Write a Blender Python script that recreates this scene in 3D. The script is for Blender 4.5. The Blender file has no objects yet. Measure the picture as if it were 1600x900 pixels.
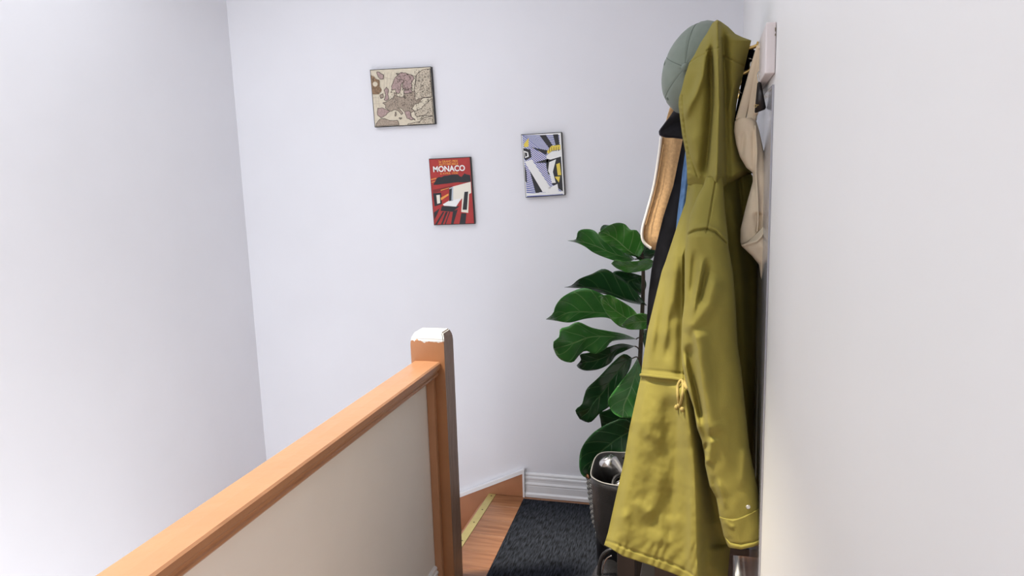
import bpy, bmesh, math, random
import numpy as np
from mathutils import Vector, Matrix, noise as mnoise

random.seed(7)
SC = bpy.context.scene
COL = SC.collection

# ---------------------------------------------------------------- camera
CAM_H, F_PX = 1.5, 1139.0
YAW, PITCH, ROLL = math.radians(-15.25), math.radians(-9.3), math.radians(-1.68)
_f = Vector((math.sin(YAW) * math.cos(PITCH), math.cos(YAW) * math.cos(PITCH), math.sin(PITCH)))
_r0 = Vector((math.cos(YAW), -math.sin(YAW), 0)); _u0 = _r0.cross(_f)
_r = _r0 * math.cos(ROLL) + _u0 * math.sin(ROLL)
_u = -_r0 * math.sin(ROLL) + _u0 * math.cos(ROLL)
cam_d = bpy.data.cameras.new('camera'); cam = bpy.data.objects.new('camera', cam_d); COL.objects.link(cam)
cam_d.sensor_width = 36.0; cam_d.lens = 36.0 * F_PX / 1600.0; cam_d.clip_start = 0.02
m = Matrix((( _r.x, _u.x, -_f.x, 0), (_r.y, _u.y, -_f.y, 0), (_r.z, _u.z, -_f.z, CAM_H), (0, 0, 0, 1)))
cam.matrix_world = m
SC.camera = cam

# ---------------------------------------------------------------- sky, sun, exposure
W = bpy.data.worlds.new('sky'); SC.world = W; W.use_nodes = True
W.node_tree.nodes['Background'].inputs[0].default_value = (0.93, 0.96, 1.0, 1)
W.node_tree.nodes['Background'].inputs[1].default_value = 2.5
sun_d = bpy.data.lights.new('sun', 'SUN'); sun_d.energy = 5.8; sun_d.angle = math.radians(7); sun_d.color = (1, .91, .74)
sun = bpy.data.objects.new('sun', sun_d); COL.objects.link(sun)
sun.rotation_euler = Vector((0.48, 0.20, -1.0)).to_track_quat('-Z', 'Y').to_euler()
SKY_X0, SKY_X1, SKY_Y0, SKY_Y1, CEIL = -2.16, -0.70, -1.0, 2.34, 2.6
def portal(name, loc, direction, sx, sy):
    l = bpy.data.lights.new(name, 'AREA'); l.shape = 'RECTANGLE'; l.size = sx; l.size_y = sy
    l.cycles.is_portal = True
    o = bpy.data.objects.new(name, l); COL.objects.link(o); o.location = loc
    o.rotation_euler = Vector(direction).to_track_quat('-Z', 'Y').to_euler()
portal('skylight_portal', ((SKY_X0 + SKY_X1) / 2, (SKY_Y0 + SKY_Y1) / 2, CEIL + .02), (0, 0, -1), SKY_X1 - SKY_X0, SKY_Y1 - SKY_Y0)
portal('window_portal', (-1.485, -2.62, 1.35), (0, 1, 0), 1.07, 2.1)
vs = SC.view_settings
vs.view_transform = 'Standard'; vs.look = 'None'; vs.gamma = 1.0; vs.use_curve_mapping = False
vs.exposure = 0.02

# ---------------------------------------------------------------- helpers
FX, RX, UX = np.array(_f), np.array(_r), np.array(_u)
def at(px, py, Y):
    """world point at distance Y down the hall that the photograph shows at (px, py)"""
    px, py, Y = np.broadcast_arrays(np.asarray(px, float), np.asarray(py, float), np.asarray(Y, float))
    d = FX + RX * ((px - 800) / F_PX)[..., None] - UX * ((py - 450) / F_PX)[..., None]
    p = d * (Y / d[..., 1])[..., None]
    p[..., 2] += CAM_H
    return p
def V(px, py, Y): return Vector(at(px, py, Y).tolist())
def tab(y, pts):
    pts = sorted(pts); return np.interp(y, [p[0] for p in pts], [p[1] for p in pts])
def edge(y, pts):          # pts are (px, py): edge x as function of py
    return tab(y, [(b, a) for a, b in pts])
def smooth(x, a, b):
    t = np.clip((np.asarray(x, float) - a) / (b - a), 0, 1); return t * t * (3 - 2 * t)
def link(o, parent=None):
    COL.objects.link(o)
    if parent: o.parent = parent
    return o
def mesh(name, verts, faces, mat=None, parent=None, sm=True, uv=None):
    me = bpy.data.meshes.new(name); me.from_pydata([tuple(v) for v in verts], [], faces); me.update()
    if mat: me.materials.append(mat)
    if sm: me.polygons.foreach_set('use_smooth', [True] * len(me.polygons))
    if uv is not None:
        l = me.uv_layers.new(name='uv')
        for lp in me.loops: l.data[lp.index].uv = uv[lp.vertex_index]
    return link(bpy.data.objects.new(name, me), parent)
def from_bm(name, bm, mat=None, parent=None, sm=False):
    me = bpy.data.meshes.new(name)
    bmesh.ops.recalc_face_normals(bm, faces=bm.faces[:]); bm.to_mesh(me); bm.free()
    for mm in (mat if isinstance(mat, (list, tuple)) else [mat]):
        if mm: me.materials.append(mm)
    if sm: me.polygons.foreach_set('use_smooth', [True] * len(me.polygons))
    return link(bpy.data.objects.new(name, me), parent)
def add_box(bm, lo, hi, bev=0.0, seg=1, mi=0):
    r = bmesh.ops.create_cube(bm, size=1.0)
    lo, hi = Vector(lo), Vector(hi); c = (lo + hi) / 2; s = hi - lo
    for v in r['verts']: v.co = Vector((v.co.x * s.x, v.co.y * s.y, v.co.z * s.z)) + c
    fs = set(f for v in r['verts'] for f in v.link_faces)
    for f in fs: f.material_index = mi
    if bev > 0:
        es = list(set(e for v in r['verts'] for e in v.link_edges))
        bmesh.ops.bevel(bm, geom=es, offset=bev, segments=seg, affect='EDGES', profile=.5)
def box(name, lo, hi, mat, parent=None, bev=0.0, seg=1):
    bm = bmesh.new(); add_box(bm, lo, hi, bev, seg); return from_bm(name, bm, mat, parent)
def add_tube(bm, pts, rad, n=8, flat=1.0, caps=True):
    pts = [Vector(p) for p in pts]; rads = rad if isinstance(rad, (list, tuple)) else [rad] * len(pts)
    rings = []; up = Vector((0.13, -1, 0.21)).normalized()
    for i, p in enumerate(pts):
        t = (pts[min(i + 1, len(pts) - 1)] - pts[max(i - 1, 0)])
        if t.length < 1e-9: t = Vector((0, 0, 1))
        t.normalize(); a = t.cross(up)
        if a.length < 1e-3: a = t.cross(Vector((1, 0, 0)))
        a.normalize(); b = t.cross(a).normalized()
        rings.append([bm.verts.new(p + a * math.cos(2 * math.pi * k / n) * rads[i] + b * math.sin(2 * math.pi * k / n) * rads[i] * flat) for k in range(n)])
    for i in range(len(rings) - 1):
        for k in range(n):
            bm.faces.new((rings[i][k], rings[i][(k + 1) % n], rings[i + 1][(k + 1) % n], rings[i + 1][k]))
    if caps: bm.faces.new(rings[0][::-1]); bm.faces.new(rings[-1])
def tube(name, pts, rad, mat, parent=None, n=8, flat=1.0):
    bm = bmesh.new(); add_tube(bm, pts, rad, n, flat); return from_bm(name, bm, mat, parent, True)
def spline(pts, n=8):
    pts = [Vector(p) for p in pts]; out = []
    for i in range(len(pts) - 1):
        p0, p1, p2, p3 = pts[max(i - 1, 0)], pts[i], pts[i + 1], pts[min(i + 2, len(pts) - 1)]
        for k in range(n):
            t = k / n
            out.append(.5 * ((2 * p1) + (p2 - p0) * t + (2 * p0 - 5 * p1 + 4 * p2 - p3) * t * t + (3 * p1 - p0 - 3 * p2 + p3) * t ** 3))
    out.append(pts[-1]); return out
def prism_y(name, prof, y0, y1, mat, parent=None):
    """profile of (x, z) points extruded along y"""
    n = len(prof); v = [(x, y0, z) for x, z in prof] + [(x, y1, z) for x, z in prof]
    f = [tuple(range(n))[::-1], tuple(range(n, 2 * n))] + [(i, (i + 1) % n, n + (i + 1) % n, n + i) for i in range(n)]
    bm = bmesh.new(); vv = [bm.verts.new(p) for p in v]
    for q in f: bm.faces.new([vv[i] for i in q])
    return from_bm(name, bm, mat, parent)
def prism_x(name, prof, x0, x1, mat, parent=None):
    o = prism_y(name, prof, x0, x1, mat, parent)
    for v in o.data.vertices: v.co = (v.co.y, v.co.x, v.co.z)
    o.data.flip_normals(); return o
def tag(o, label=None, cat=None, group=None, kind=None):
    if label: o['label'] = label
    if cat: o['category'] = cat
    if group: o['group'] = group
    if kind: o['kind'] = kind
    return o
def empty(name, loc, label, cat, group=None):
    o = bpy.data.objects.new(name, None); o.location = loc; link(o); o.empty_display_size = .05
    return tag(o, label, cat, group)
def adopt(root):
    """children were built in world space: keep them where they are under a root that has a location"""
    bpy.context.view_layer.update()
    inv = Matrix.Translation(-Vector(root.location))
    for c in root.children:
        c.matrix_parent_inverse = inv.copy()
def struct(o): o['kind'] = 'structure'; return o

# ---------------------------------------------------------------- materials
def mat(name, col, rough=.6, var=0.0, vscale=8.0, bump=0.0, bscale=200.0, metal=0.0, sheen=0.0, stretch=(1, 1, 1), spec=.5, coord='Object', col2=None, detail=4, wave=None):
    M = bpy.data.materials.new(name); M.use_nodes = True; nt = M.node_tree; B = nt.nodes['Principled BSDF']
    B.inputs['Base Color'].default_value = (*col, 1); B.inputs['Roughness'].default_value = rough
    B.inputs['Metallic'].default_value = metal; B.inputs['Specular IOR Level'].default_value = spec
    if sheen: B.inputs['Sheen Weight'].default_value = sheen; B.inputs['Sheen Roughness'].default_value = .5
    tc = nt.nodes.new('ShaderNodeTexCoord'); mp = nt.nodes.new('ShaderNodeMapping')
    nt.links.new(tc.outputs[coord], mp.inputs[0]); mp.inputs['Scale'].default_value = stretch
    if var or col2:
        n = nt.nodes.new('ShaderNodeTexNoise'); n.inputs['Scale'].default_value = vscale; n.inputs['Detail'].default_value = detail
        nt.links.new(mp.outputs[0], n.inputs['Vector'])
        r = nt.nodes.new('ShaderNodeMix'); r.data_type = 'RGBA'
        ra = nt.nodes.new('ShaderNodeMapRange'); ra.inputs[1].default_value = .3; ra.inputs[2].default_value = .7
        nt.links.new(n.outputs[0], ra.inputs[0]); nt.links.new(ra.outputs[0], r.inputs[0])
        a = tuple(c * (1 - var) for c in col); b = col2 or tuple(min(1, c * (1 + var)) for c in col)
        r.inputs[6].default_value = (*a, 1); r.inputs[7].default_value = (*b, 1)
        nt.links.new(r.outputs[2], B.inputs['Base Color'])
    if bump:
        n2 = nt.nodes.new('ShaderNodeTexNoise'); n2.inputs['Scale'].default_value = bscale; n2.inputs['Detail'].default_value = 3
        nt.links.new(mp.outputs[0], n2.inputs['Vector'])
        bp = nt.nodes.new('ShaderNodeBump'); bp.inputs['Strength'].default_value = bump; bp.inputs['Distance'].default_value = .002
        nt.links.new(n2.outputs[0], bp.inputs['Height']); nt.links.new(bp.outputs[0], B.inputs['Normal'])
    return M
M_wall = mat('wall_paint', (.80, .80, .845), .5, .015, 3, .25, 25)
M_wallr = mat('satin_wall_paint', (.80, .795, .79), .42, .012, 3, .06, 30)
M_knee = mat('stair_wall_paint', (.92, .875, .83), .5, .02, 4, .2, 25)
M_ceil = mat('ceiling_paint', (.85, .85, .86), .8)
M_trim = mat('white_gloss_trim', (.86, .86, .88), .3, .02, 20, .12, 60)
M_orange = mat('orange_painted_wood', (.45, .225, .118), .3, .06, 6, .3, 45, spec=.5)
M_string = mat('brown_orange_paint', (.42, .180, .085), .4, .10, 9, .3, 45)
M_oak = mat('brass_nosing', (.62, .52, .20), .35, .06, 30, .1, 90, metal=.35)
M_screw = mat('dark_screw', (.12, .10, .05), .5, metal=.6)
M_mat = None
M_olive = mat('olive_cotton', (.25, .212, .045), .8, .05, 14, .35, 900, sheen=.04, spec=.18)
M_cord = mat('tan_cord', (.42, .32, .10), .85, .1, 200, .5, 900)
M_snap = mat('silver_snap', (.62, .62, .60), .38, metal=.9)
M_sage = mat('sage_cotton', (.195, .23, .195), .85, .08, 20, .4, 800, sheen=.2, spec=.2)
M_sage_d = mat('sage_stitch', (.14, .17, .14), .9)
M_blackcap = mat('black_cap_cotton', (.030, .027, .036), .85, .2, 40, .4, 800, sheen=.15, spec=.2)
M_burlap = mat('burlap', (.50, .31, .15), .9, .16, 120, .6, 500, spec=.15)
M_piping = mat('white_piping', (.82, .78, .72), .7)
M_black = mat('black_denim', (.008, .0078, .010), .9, .35, 30, .4, 900, spec=.1)
M_blue = mat('blue_denim', (.10, .19, .36), .85, .2, 60, .5, 900, spec=.2)
M_tote = mat('cream_canvas', (.86, .72, .53), .85, .05, 20, .4, 900, sheen=.15, spec=.2)
M_brass = mat('brass', (.80, .56, .20), .25, metal=1.0)
M_steel = mat('brushed_steel', (.72, .71, .70), .22, .08, 40, metal=1.0)
M_leather = mat('black_leather', (.016, .015, .016), .36, .2, 30, .6, 260, spec=.5)
M_fob = mat('black_fob_leather', (.018, .014, .013), .4)
M_gold = mat('gold_print', (.7, .5, .2), .4, metal=.7)
M_rackpaint = mat('painted_pine', (.72, .66, .655), .5, .07, 14, .25, 60, stretch=(1, 1, .15))
M_rackfront = M_rackpaint
M_dark = mat('dark_stained_wood', (.020, .0165, .016), .4, .25, 14, .2, 60, stretch=(1, 1, .15))
M_gloss = mat('glossy_grey_panel', (.34, .34, .37), .16, spec=.8)
M_stem = mat('fig_bark', (.05, .035, .022), .9, .3, 60, .6, 200)
M_wicker = mat('grey_wicker', (.085, .085, .088), .7, .3, 60, .4, 200)
M_soil = mat('soil', (.03, .022, .015), 1, .4, 60, 1, 150)
M_edge = mat('black_panel_edge', (.012, .011, .011), .5)
M_paper = mat('map_sea', (.66, .59, .46), .55, .07, 60)
M_land = mat('map_land', (.36, .29, .225), .55, .35, 260, detail=8)
M_land2 = mat('map_land_rose', (.40, .285, .265), .55, .3, 260, detail=8)
M_land3 = mat('map_land_pale', (.52, .45, .35), .55, .45, 300, detail=8)
M_line = mat('map_ink', (.09, .07, .055), .6)
M_cart = mat('map_cartouche', (.24, .15, .085), .6, .5, 160)
M_cream = mat('print_cream', (.80, .76, .66), .5)
M_white = mat('print_white', (.84, .84, .83), .5)
M_red = mat('print_red', (.40, .025, .022), .5, .08, 40)
M_dred = mat('print_dark_red', (.20, .014, .014), .5)
M_ink = mat('print_black', (.012, .012, .016), .5)
M_orng = mat('print_orange', (.80, .33, .06), .5)
M_grey = mat('print_grey', (.45, .50, .56), .5)
M_yel = mat('print_yellow', (.78, .60, .08), .5)
M_blu = mat('print_blue', (.10, .13, .40), .5)
def wood(name, c1, c2, rough):
    M = bpy.data.materials.new(name); M.use_nodes = True; nt = M.node_tree; B = nt.nodes['Principled BSDF']
    tc = nt.nodes.new('ShaderNodeTexCoord'); mp = nt.nodes.new('ShaderNodeMapping'); mp.inputs['Scale'].default_value = (1.2, 16, 16)
    oi = nt.nodes.new('ShaderNodeObjectInfo'); ad = nt.nodes.new('ShaderNodeVectorMath'); ad.operation = 'ADD'
    sc = nt.nodes.new('ShaderNodeVectorMath'); sc.operation = 'SCALE'; sc.inputs[3].default_value = 37
    nt.links.new(oi.outputs['Random'], sc.inputs[0]); nt.links.new(tc.outputs['Object'], ad.inputs[0]); nt.links.new(sc.outputs[0], ad.inputs[1])
    nt.links.new(ad.outputs[0], mp.inputs[0])
    n = nt.nodes.new('ShaderNodeTexNoise'); n.inputs['Scale'].default_value = 3.2; n.inputs['Detail'].default_value = 7; n.inputs['Distortion'].default_value = .8
    nt.links.new(mp.outputs[0], n.inputs['Vector'])
    cr = nt.nodes.new('ShaderNodeValToRGB'); cr.color_ramp.elements[0].position = .32; cr.color_ramp.elements[1].position = .66
    cr.color_ramp.elements[0].color = (*c2, 1); cr.color_ramp.elements[1].color = (*c1, 1)
    nt.links.new(n.outputs[0], cr.inputs[0])
    hs = nt.nodes.new('ShaderNodeHueSaturation'); mr = nt.nodes.new('ShaderNodeMapRange'); mr.inputs[3].default_value = .86; mr.inputs[4].default_value = 1.12
    nt.links.new(oi.outputs['Random'], mr.inputs[0]); nt.links.new(mr.outputs[0], hs.inputs['Value'])
    nt.links.new(cr.outputs[0], hs.inputs['Color']); nt.links.new(hs.outputs[0], B.inputs['Base Color'])
    B.inputs['Roughness'].default_value = rough
    return M
M_plank = wood('laminate_plank', (.38, .175, .082), (.24, .095, .038), .32)
M_newel_side = wood('newel_side_shade', (.16, .085, .050), (.09, .045, .026), .5)  # dark newel side tone with shade in the colour
def newel_mat():
    M = mat('newel_paint', (.40, .182, .080), .36, .07, 7, .5, 50); nt = M.node_tree; B = nt.nodes['Principled BSDF']
    old = B.inputs['Base Color'].links[0].from_socket
    geo = nt.nodes.new('ShaderNodeNewGeometry'); sp = nt.nodes.new('ShaderNodeSeparateXYZ'); nt.links.new(geo.outputs['Position'], sp.inputs[0])
    n = nt.nodes.new('ShaderNodeTexNoise'); n.inputs['Scale'].default_value = 60; n.inputs['Detail'].default_value = 5
    nt.links.new(geo.outputs['Position'], n.inputs['Vector'])
    a = nt.nodes.new('ShaderNodeMath'); a.operation = 'MULTIPLY_ADD'; a.inputs[1].default_value = .03; nt.links.new(n.outputs[0], a.inputs[0]); nt.links.new(sp.outputs[2], a.inputs[2])
    g = nt.nodes.new('ShaderNodeMath'); g.operation = 'GREATER_THAN'; g.inputs[1].default_value = .944; nt.links.new(a.outputs[0], g.inputs[0])
    mx = nt.nodes.new('ShaderNodeMix'); mx.data_type = 'RGBA'; nt.links.new(g.outputs[0], mx.inputs[0]); nt.links.new(old, mx.inputs[6]); mx.inputs[7].default_value = (.66, .68, .67, 1)
    # hall-side face in darker grained brown, its shade put into the colour
    sn = nt.nodes.new('ShaderNodeSeparateXYZ'); nt.links.new(geo.outputs['True Normal'], sn.inputs[0])
    g2 = nt.nodes.new('ShaderNodeMath'); g2.operation = 'GREATER_THAN'; g2.inputs[1].default_value = .85; nt.links.new(sn.outputs[0], g2.inputs[0])
    mp = nt.nodes.new('ShaderNodeMapping'); mp.inputs['Scale'].default_value = (20, 60, 3); nt.links.new(geo.outputs['Position'], mp.inputs[0])
    n2 = nt.nodes.new('ShaderNodeTexNoise'); n2.inputs['Scale'].default_value = 3; n2.inputs['Detail'].default_value = 6; nt.links.new(mp.outputs[0], n2.inputs['Vector'])
    cr = nt.nodes.new('ShaderNodeValToRGB'); cr.color_ramp.elements[0].position = .3; cr.color_ramp.elements[1].position = .7
    cr.color_ramp.elements[0].color = (.20, .11, .07, 1); cr.color_ramp.elements[1].color = (.36, .23, .16, 1); nt.links.new(n2.outputs[0], cr.inputs[0])
    m2 = nt.nodes.new('ShaderNodeMix'); m2.data_type = 'RGBA'; nt.links.new(g2.outputs[0], m2.inputs[0]); nt.links.new(mx.outputs[2], m2.inputs[6]); nt.links.new(cr.outputs[0], m2.inputs[7])
    nt.links.new(m2.outputs[2], B.inputs['Base Color']); return M
M_newel = newel_mat()
def rug_mat():
    M = bpy.data.materials.new('charcoal_rug'); M.use_nodes = True; nt = M.node_tree; B = nt.nodes['Principled BSDF']
    tc = nt.nodes.new('ShaderNodeTexCoord'); mp = nt.nodes.new('ShaderNodeMapping'); mp.inputs['Scale'].default_value = (170, 26, 1)
    nt.links.new(tc.outputs['Object'], mp.inputs[0])
    n = nt.nodes.new('ShaderNodeTexNoise'); n.inputs['Scale'].default_value = 1; n.inputs['Detail'].default_value = 4; nt.links.new(mp.outputs[0], n.inputs['Vector'])
    cr = nt.nodes.new('ShaderNodeValToRGB'); cr.color_ramp.elements[0].position = .36; cr.color_ramp.elements[1].position = .70
    cr.color_ramp.elements[0].color = (.006, .007, .009, 1); cr.color_ramp.elements[1].color = (.036, .041, .056, 1)
    nt.links.new(n.outputs[0], cr.inputs[0]); nt.links.new(cr.outputs[0], B.inputs['Base Color']); B.inputs['Roughness'].default_value = .95; B.inputs['Specular IOR Level'].default_value = .1
    bp = nt.nodes.new('ShaderNodeBump'); bp.inputs['Strength'].default_value = .8; bp.inputs['Distance'].default_value = .003
    nt.links.new(n.outputs[0], bp.inputs['Height']); nt.links.new(bp.outputs[0], B.inputs['Normal']); return M
M_mat = rug_mat()
def leaf_mat(name, c, vein):
    M = bpy.data.materials.new(name); M.use_nodes = True; nt = M.node_tree; B = nt.nodes['Principled BSDF']
    uv = nt.nodes.new('ShaderNodeUVMap'); uv.uv_map = 'uv'; sp = nt.nodes.new('ShaderNodeSeparateXYZ'); nt.links.new(uv.outputs[0], sp.inputs[0])
    def mt(op, a, b=None, c_=None):
        n = nt.nodes.new('ShaderNodeMath'); n.operation = op
        for i, q in enumerate((a, b, c_)):
            if q is None: continue
            if isinstance(q, (int, float)): n.inputs[i].default_value = q
            else: nt.links.new(q, n.inputs[i])
        return n.outputs[0]
    s, u = sp.outputs[0], mt('ABSOLUTE', mt('SUBTRACT', sp.outputs[1], .5))      # u 0..0.5
    ph = mt('FRACT', mt('MULTIPLY', mt('SUBTRACT', s, mt('MULTIPLY', u, .42)), 6.0))
    lat = mt('SUBTRACT', 1, mt('MINIMUM', 1, mt('MULTIPLY', mt('ABSOLUTE', mt('SUBTRACT', ph, .5)), 15)))
    mid = mt('SUBTRACT', 1, mt('MINIMUM', 1, mt('MULTIPLY', u, 34)))
    v = mt('MAXIMUM', mt('MULTIPLY', lat, .55), mid)
    n = nt.nodes.new('ShaderNodeTexNoise'); n.inputs['Scale'].default_value = 14; tc = nt.nodes.new('ShaderNodeTexCoord'); nt.links.new(tc.outputs['Object'], n.inputs['Vector'])
    m0 = nt.nodes.new('ShaderNodeMix'); m0.data_type = 'RGBA'; nt.links.new(n.outputs[0], m0.inputs[0])
    m0.inputs[6].default_value = (*[q * .75 for q in c], 1); m0.inputs[7].default_value = (*[q * 1.3 for q in c], 1)
    m1 = nt.nodes.new('ShaderNodeMix'); m1.data_type = 'RGBA'; nt.links.new(v, m1.inputs[0]); nt.links.new(m0.outputs[2], m1.inputs[6]); m1.inputs[7].default_value = (*vein, 1)
    nt.links.new(m1.outputs[2], B.inputs['Base Color']); B.inputs['Roughness'].default_value = .27
    bp = nt.nodes.new('ShaderNodeBump'); bp.inputs['Strength'].default_value = .5; bp.inputs['Distance'].default_value = -.003
    nt.links.new(v, bp.inputs['Height']); nt.links.new(bp.outputs[0], B.inputs['Normal']); return M
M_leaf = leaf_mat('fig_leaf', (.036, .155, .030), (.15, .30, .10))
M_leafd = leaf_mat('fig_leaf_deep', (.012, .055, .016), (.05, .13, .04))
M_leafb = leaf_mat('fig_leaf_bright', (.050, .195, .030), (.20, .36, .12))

# ---------------------------------------------------------------- room shell
XL, XR, YB, YF = -2.172, 0.118, 3.087, -2.6
struct(box('wall_back', (XL - .1, YB, -1.4), (XR + .1, YB + .1, CEIL + .1), M_wall))
struct(box('wall_left', (XL - .1, YF, -1.4), (XL, YB, CEIL + .1), M_wall))
def wall_with_hole(name, lo, hi, hlo, hhi, axis, m):
    """box with a rectangular opening; axis = the two axes of its big face"""
    a, b = axis; bm = bmesh.new()
    def part(a0, a1, b0, b1):
        l, h = list(lo), list(hi); l[a], h[a], l[b], h[b] = a0, a1, b0, b1
        add_box(bm, l, h)
    part(lo[a], hlo[0], lo[b], hi[b]); part(hhi[0], hi[a], lo[b], hi[b])
    part(hlo[0], hhi[0], lo[b], hlo[1]); part(hlo[0], hhi[0], hhi[1], hi[b])
    return struct(from_bm(name, bm, m))
wall_with_hole('ceiling', (XL, YF, CEIL), (XR, YB, CEIL + .1), (SKY_X0, SKY_Y0), (SKY_X1, SKY_Y1), (0, 1), M_ceil)
struct(box('wall_right', (XR, YF, -.05), (XR + .1, YB, CEIL + .1), M_wallr))
wall_with_hole('wall_front', (XL - .1, YF - .1, -1.4), (XR + .1, YF, CEIL + .1), (-2.02, .3), (-.95, 2.4), (0, 2), M_wall)

# floor: landing of laminate planks laid across the hall, each a plank of its own
LX0 = -.975
fl = struct(box('floor', (LX0, YF, -.06), (XR, YB, -.012), M_string))
y = YB; k = 0
while y > YF + .01:
    y0 = max(y - .132, YF); xs = [LX0 - 0.0, XR]
    cut = LX0 + .25 + (k * .37 % .62)
    for a, b in ((LX0, cut), (cut, XR)):
        bm = bmesh.new(); add_box(bm, (a + .0006, y0 + .0006, -.012), (b - .0006, y - .0006, 0), .0012)
        from_bm('plank', bm, M_plank, fl)
    y -= .132; k += 1

# stairs going down to the left from the landing edge
st = struct(box('stairs', (XL, 2.26, -1.4), (XL + .002, YB, -1.35), M_string))
for i in range(5):
    x1 = LX0 - i * .24; z1 = -.19 * (i + 1)
    box('riser', (x1 - .02, 2.20, z1), (x1 - .002, YB - .024, z1 + .188 - .012), M_string, st)
    box('tread', (x1 - .245, 2.20, z1 - .03), (x1 + .0, YB - .024, z1), M_plank, st, .004, 2)

# brass stair nosing with screws
NX = -.962
ns = prism_y('stair_nosing', [(NX - .016, -.03), (NX - .012, -.03), (NX - .012, .0), (NX + .020, .0), (NX + .020, .0025), (NX - .013, .004), (NX - .016, .001)], 2.34, 3.062, M_oak)
tag(ns, 'brass coloured metal nosing strip along the landing edge beside newel post', 'stair nosing')
for yy in (2.48, 2.62, 2.78, 2.90, 3.04):
    bm = bmesh.new(); bmesh.ops.create_cone(bm, cap_ends=True, segments=10, radius1=.0036, radius2=.0032, depth=.0012, matrix=Matrix.Translation((NX + .004, yy, .0037)))
    from_bm('screw', bm, M_screw, ns)

# sloping stringer against the back wall with a white strip above
s0, s1 = Vector((-.808, 0, .116)), Vector((-1.134, 0, -.036))
sl = (s0.z - s1.z) / (s0.x - s1.x); xe = XL + .01
def slope_z(x, off): return s0.z + (x - s0.x) * sl + off
prism = [(-.812, 0.002), (-.812, slope_z(-.812, 0)), (xe, slope_z(xe, 0)), (xe, slope_z(xe, -.36)), (-1.02, slope_z(-1.02, -.36)), (LX0 + .002, -.25), (LX0 + .002, .002)]
struct(prism_y('trim_1', prism, YB - .022, YB - .001, M_string))
tp = [(-.806, slope_z(-.806, .0)), (-.806, slope_z(-.806, .018)), (xe, slope_z(xe, .018)), (xe, slope_z(xe, 0))]
struct(prism_y('trim_2', tp, YB - .026, YB - .001, M_trim))
struct(box('trim_3', (-.812, YB - .026, 0.001), (-.803, YB - .001, .132), M_trim))

# baseboards
def bb(d):   # d: depth direction sign, profile as (depth, z)
    return [(0, .0015), (.021, .0015), (.021, .016), (.016, .022), (.015, .024), (.015, .053), (.0135, .056), (.0165, .060), (.0165, .064), (.012, .072), (.011, .084), (.014, .088), (.0135, .095), (.009, .098), (.010, .108), (.006, .114), (0, .115)]
struct(prism_x('baseboard_back', [(YB - a, z) for a, z in bb(1)], -.8025, XR - .0005, M_trim))
struct(prism_y('baseboard_right', [(XR - a, z) for a, z in bb(1)], YF, YB - .022, M_trim))
KX = -.925
struct(box('wall_stair', (-.975, YF, -.30), (KX, 2.255, .812), M_knee))
struct(prism_y('baseboard_stair', [(KX + a, z) for a, z in bb(1)], YF, 2.236, M_trim))
struct(box('trim_4', (KX + .0005, 2.238, 0), (-.897, 2.2595, .803), M_orange, bev=.002))   # batten beside the post

# painted handrail on the stair wall: moulded profile
RCX = -.926
hp = [(-.049, .852), (-.044, .8565), (0, .858), (.044, .8565), (.049, .852), (.049, .838), (.046, .834), (.046, .830), (.040, .826), (.038, .820), (.041, .817), (.041, .812), (.036, .806), (.028, .803), (-.028, .803), (-.036, .806), (-.041, .812), (-.041, .817), (-.038, .820), (-.040, .826), (-.046, .830), (-.046, .834), (-.049, .838)]
yy = np.linspace(-.6, 2.262, 90); n = len(hp); vv = []; ff = []
for i, q in enumerate(yy):
    for j, (a, z) in enumerate(hp):
        e = mnoise.noise((q * 5, j * .21, 0)) * .0012 + mnoise.noise((q * 23, j * .7, 4)) * .0006
        vv.append((RCX + a + e, q, z + e))
for i in range(len(yy) - 1):
    for j in range(n): ff.append((i * n + j, i * n + (j + 1) % n, (i + 1) * n + (j + 1) % n, (i + 1) * n + j))
ff += [tuple(range(n)), tuple(range((len(yy) - 1) * n, len(yy) * n))[::-1]]
hr = mesh('handrail', vv, ff, M_orange, sm=False)
hr.data.flip_normals()
tag(hr, 'orange painted wooden handrail running along the low stair wall to the post', 'handrail')

# newel post with chamfered worn top
bm = bmesh.new(); NPX0, NPX1, NPY0, NPY1 = -.983, -.861, 2.26, 2.352
def ring(x0, x1, y0, y1, z): return [bm.verts.new(p) for p in ((x0, y0, z), (x1, y0, z), (x1, y1, z), (x0, y1, z))]
zz = [0.0, .2, .4, .6, .8, .915, .934]; R_ = [ring(NPX0, NPX1, NPY0, NPY1, z) for z in zz]
R_[0][0].co.z = R_[0][3].co.z = 0.0
R_.append(ring(NPX0 + .012, NPX1 - .008, NPY0 + .014, NPY1 - .010, .957))
for a, b in zip(R_[:-1], R_[1:]):
    for i in range(4): bm.faces.new((a[i], a[(i + 1) % 4], b[(i + 1) % 4], b[i]))
bm.faces.new(R_[-1]); bm.faces.new(R_[0][::-1])
bmesh.ops.bevel(bm, geom=[e for e in bm.edges if abs(e.verts[0].co.z - e.verts[1].co.z) > .01 or min(v.co.z for v in e.verts) > .93], offset=.004, segments=2, affect='EDGES')
nw = from_bm('newel_post', bm, M_newel)
tag(nw, 'square orange newel post with chipped white paint on top at stair edge', 'newel post')

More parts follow.
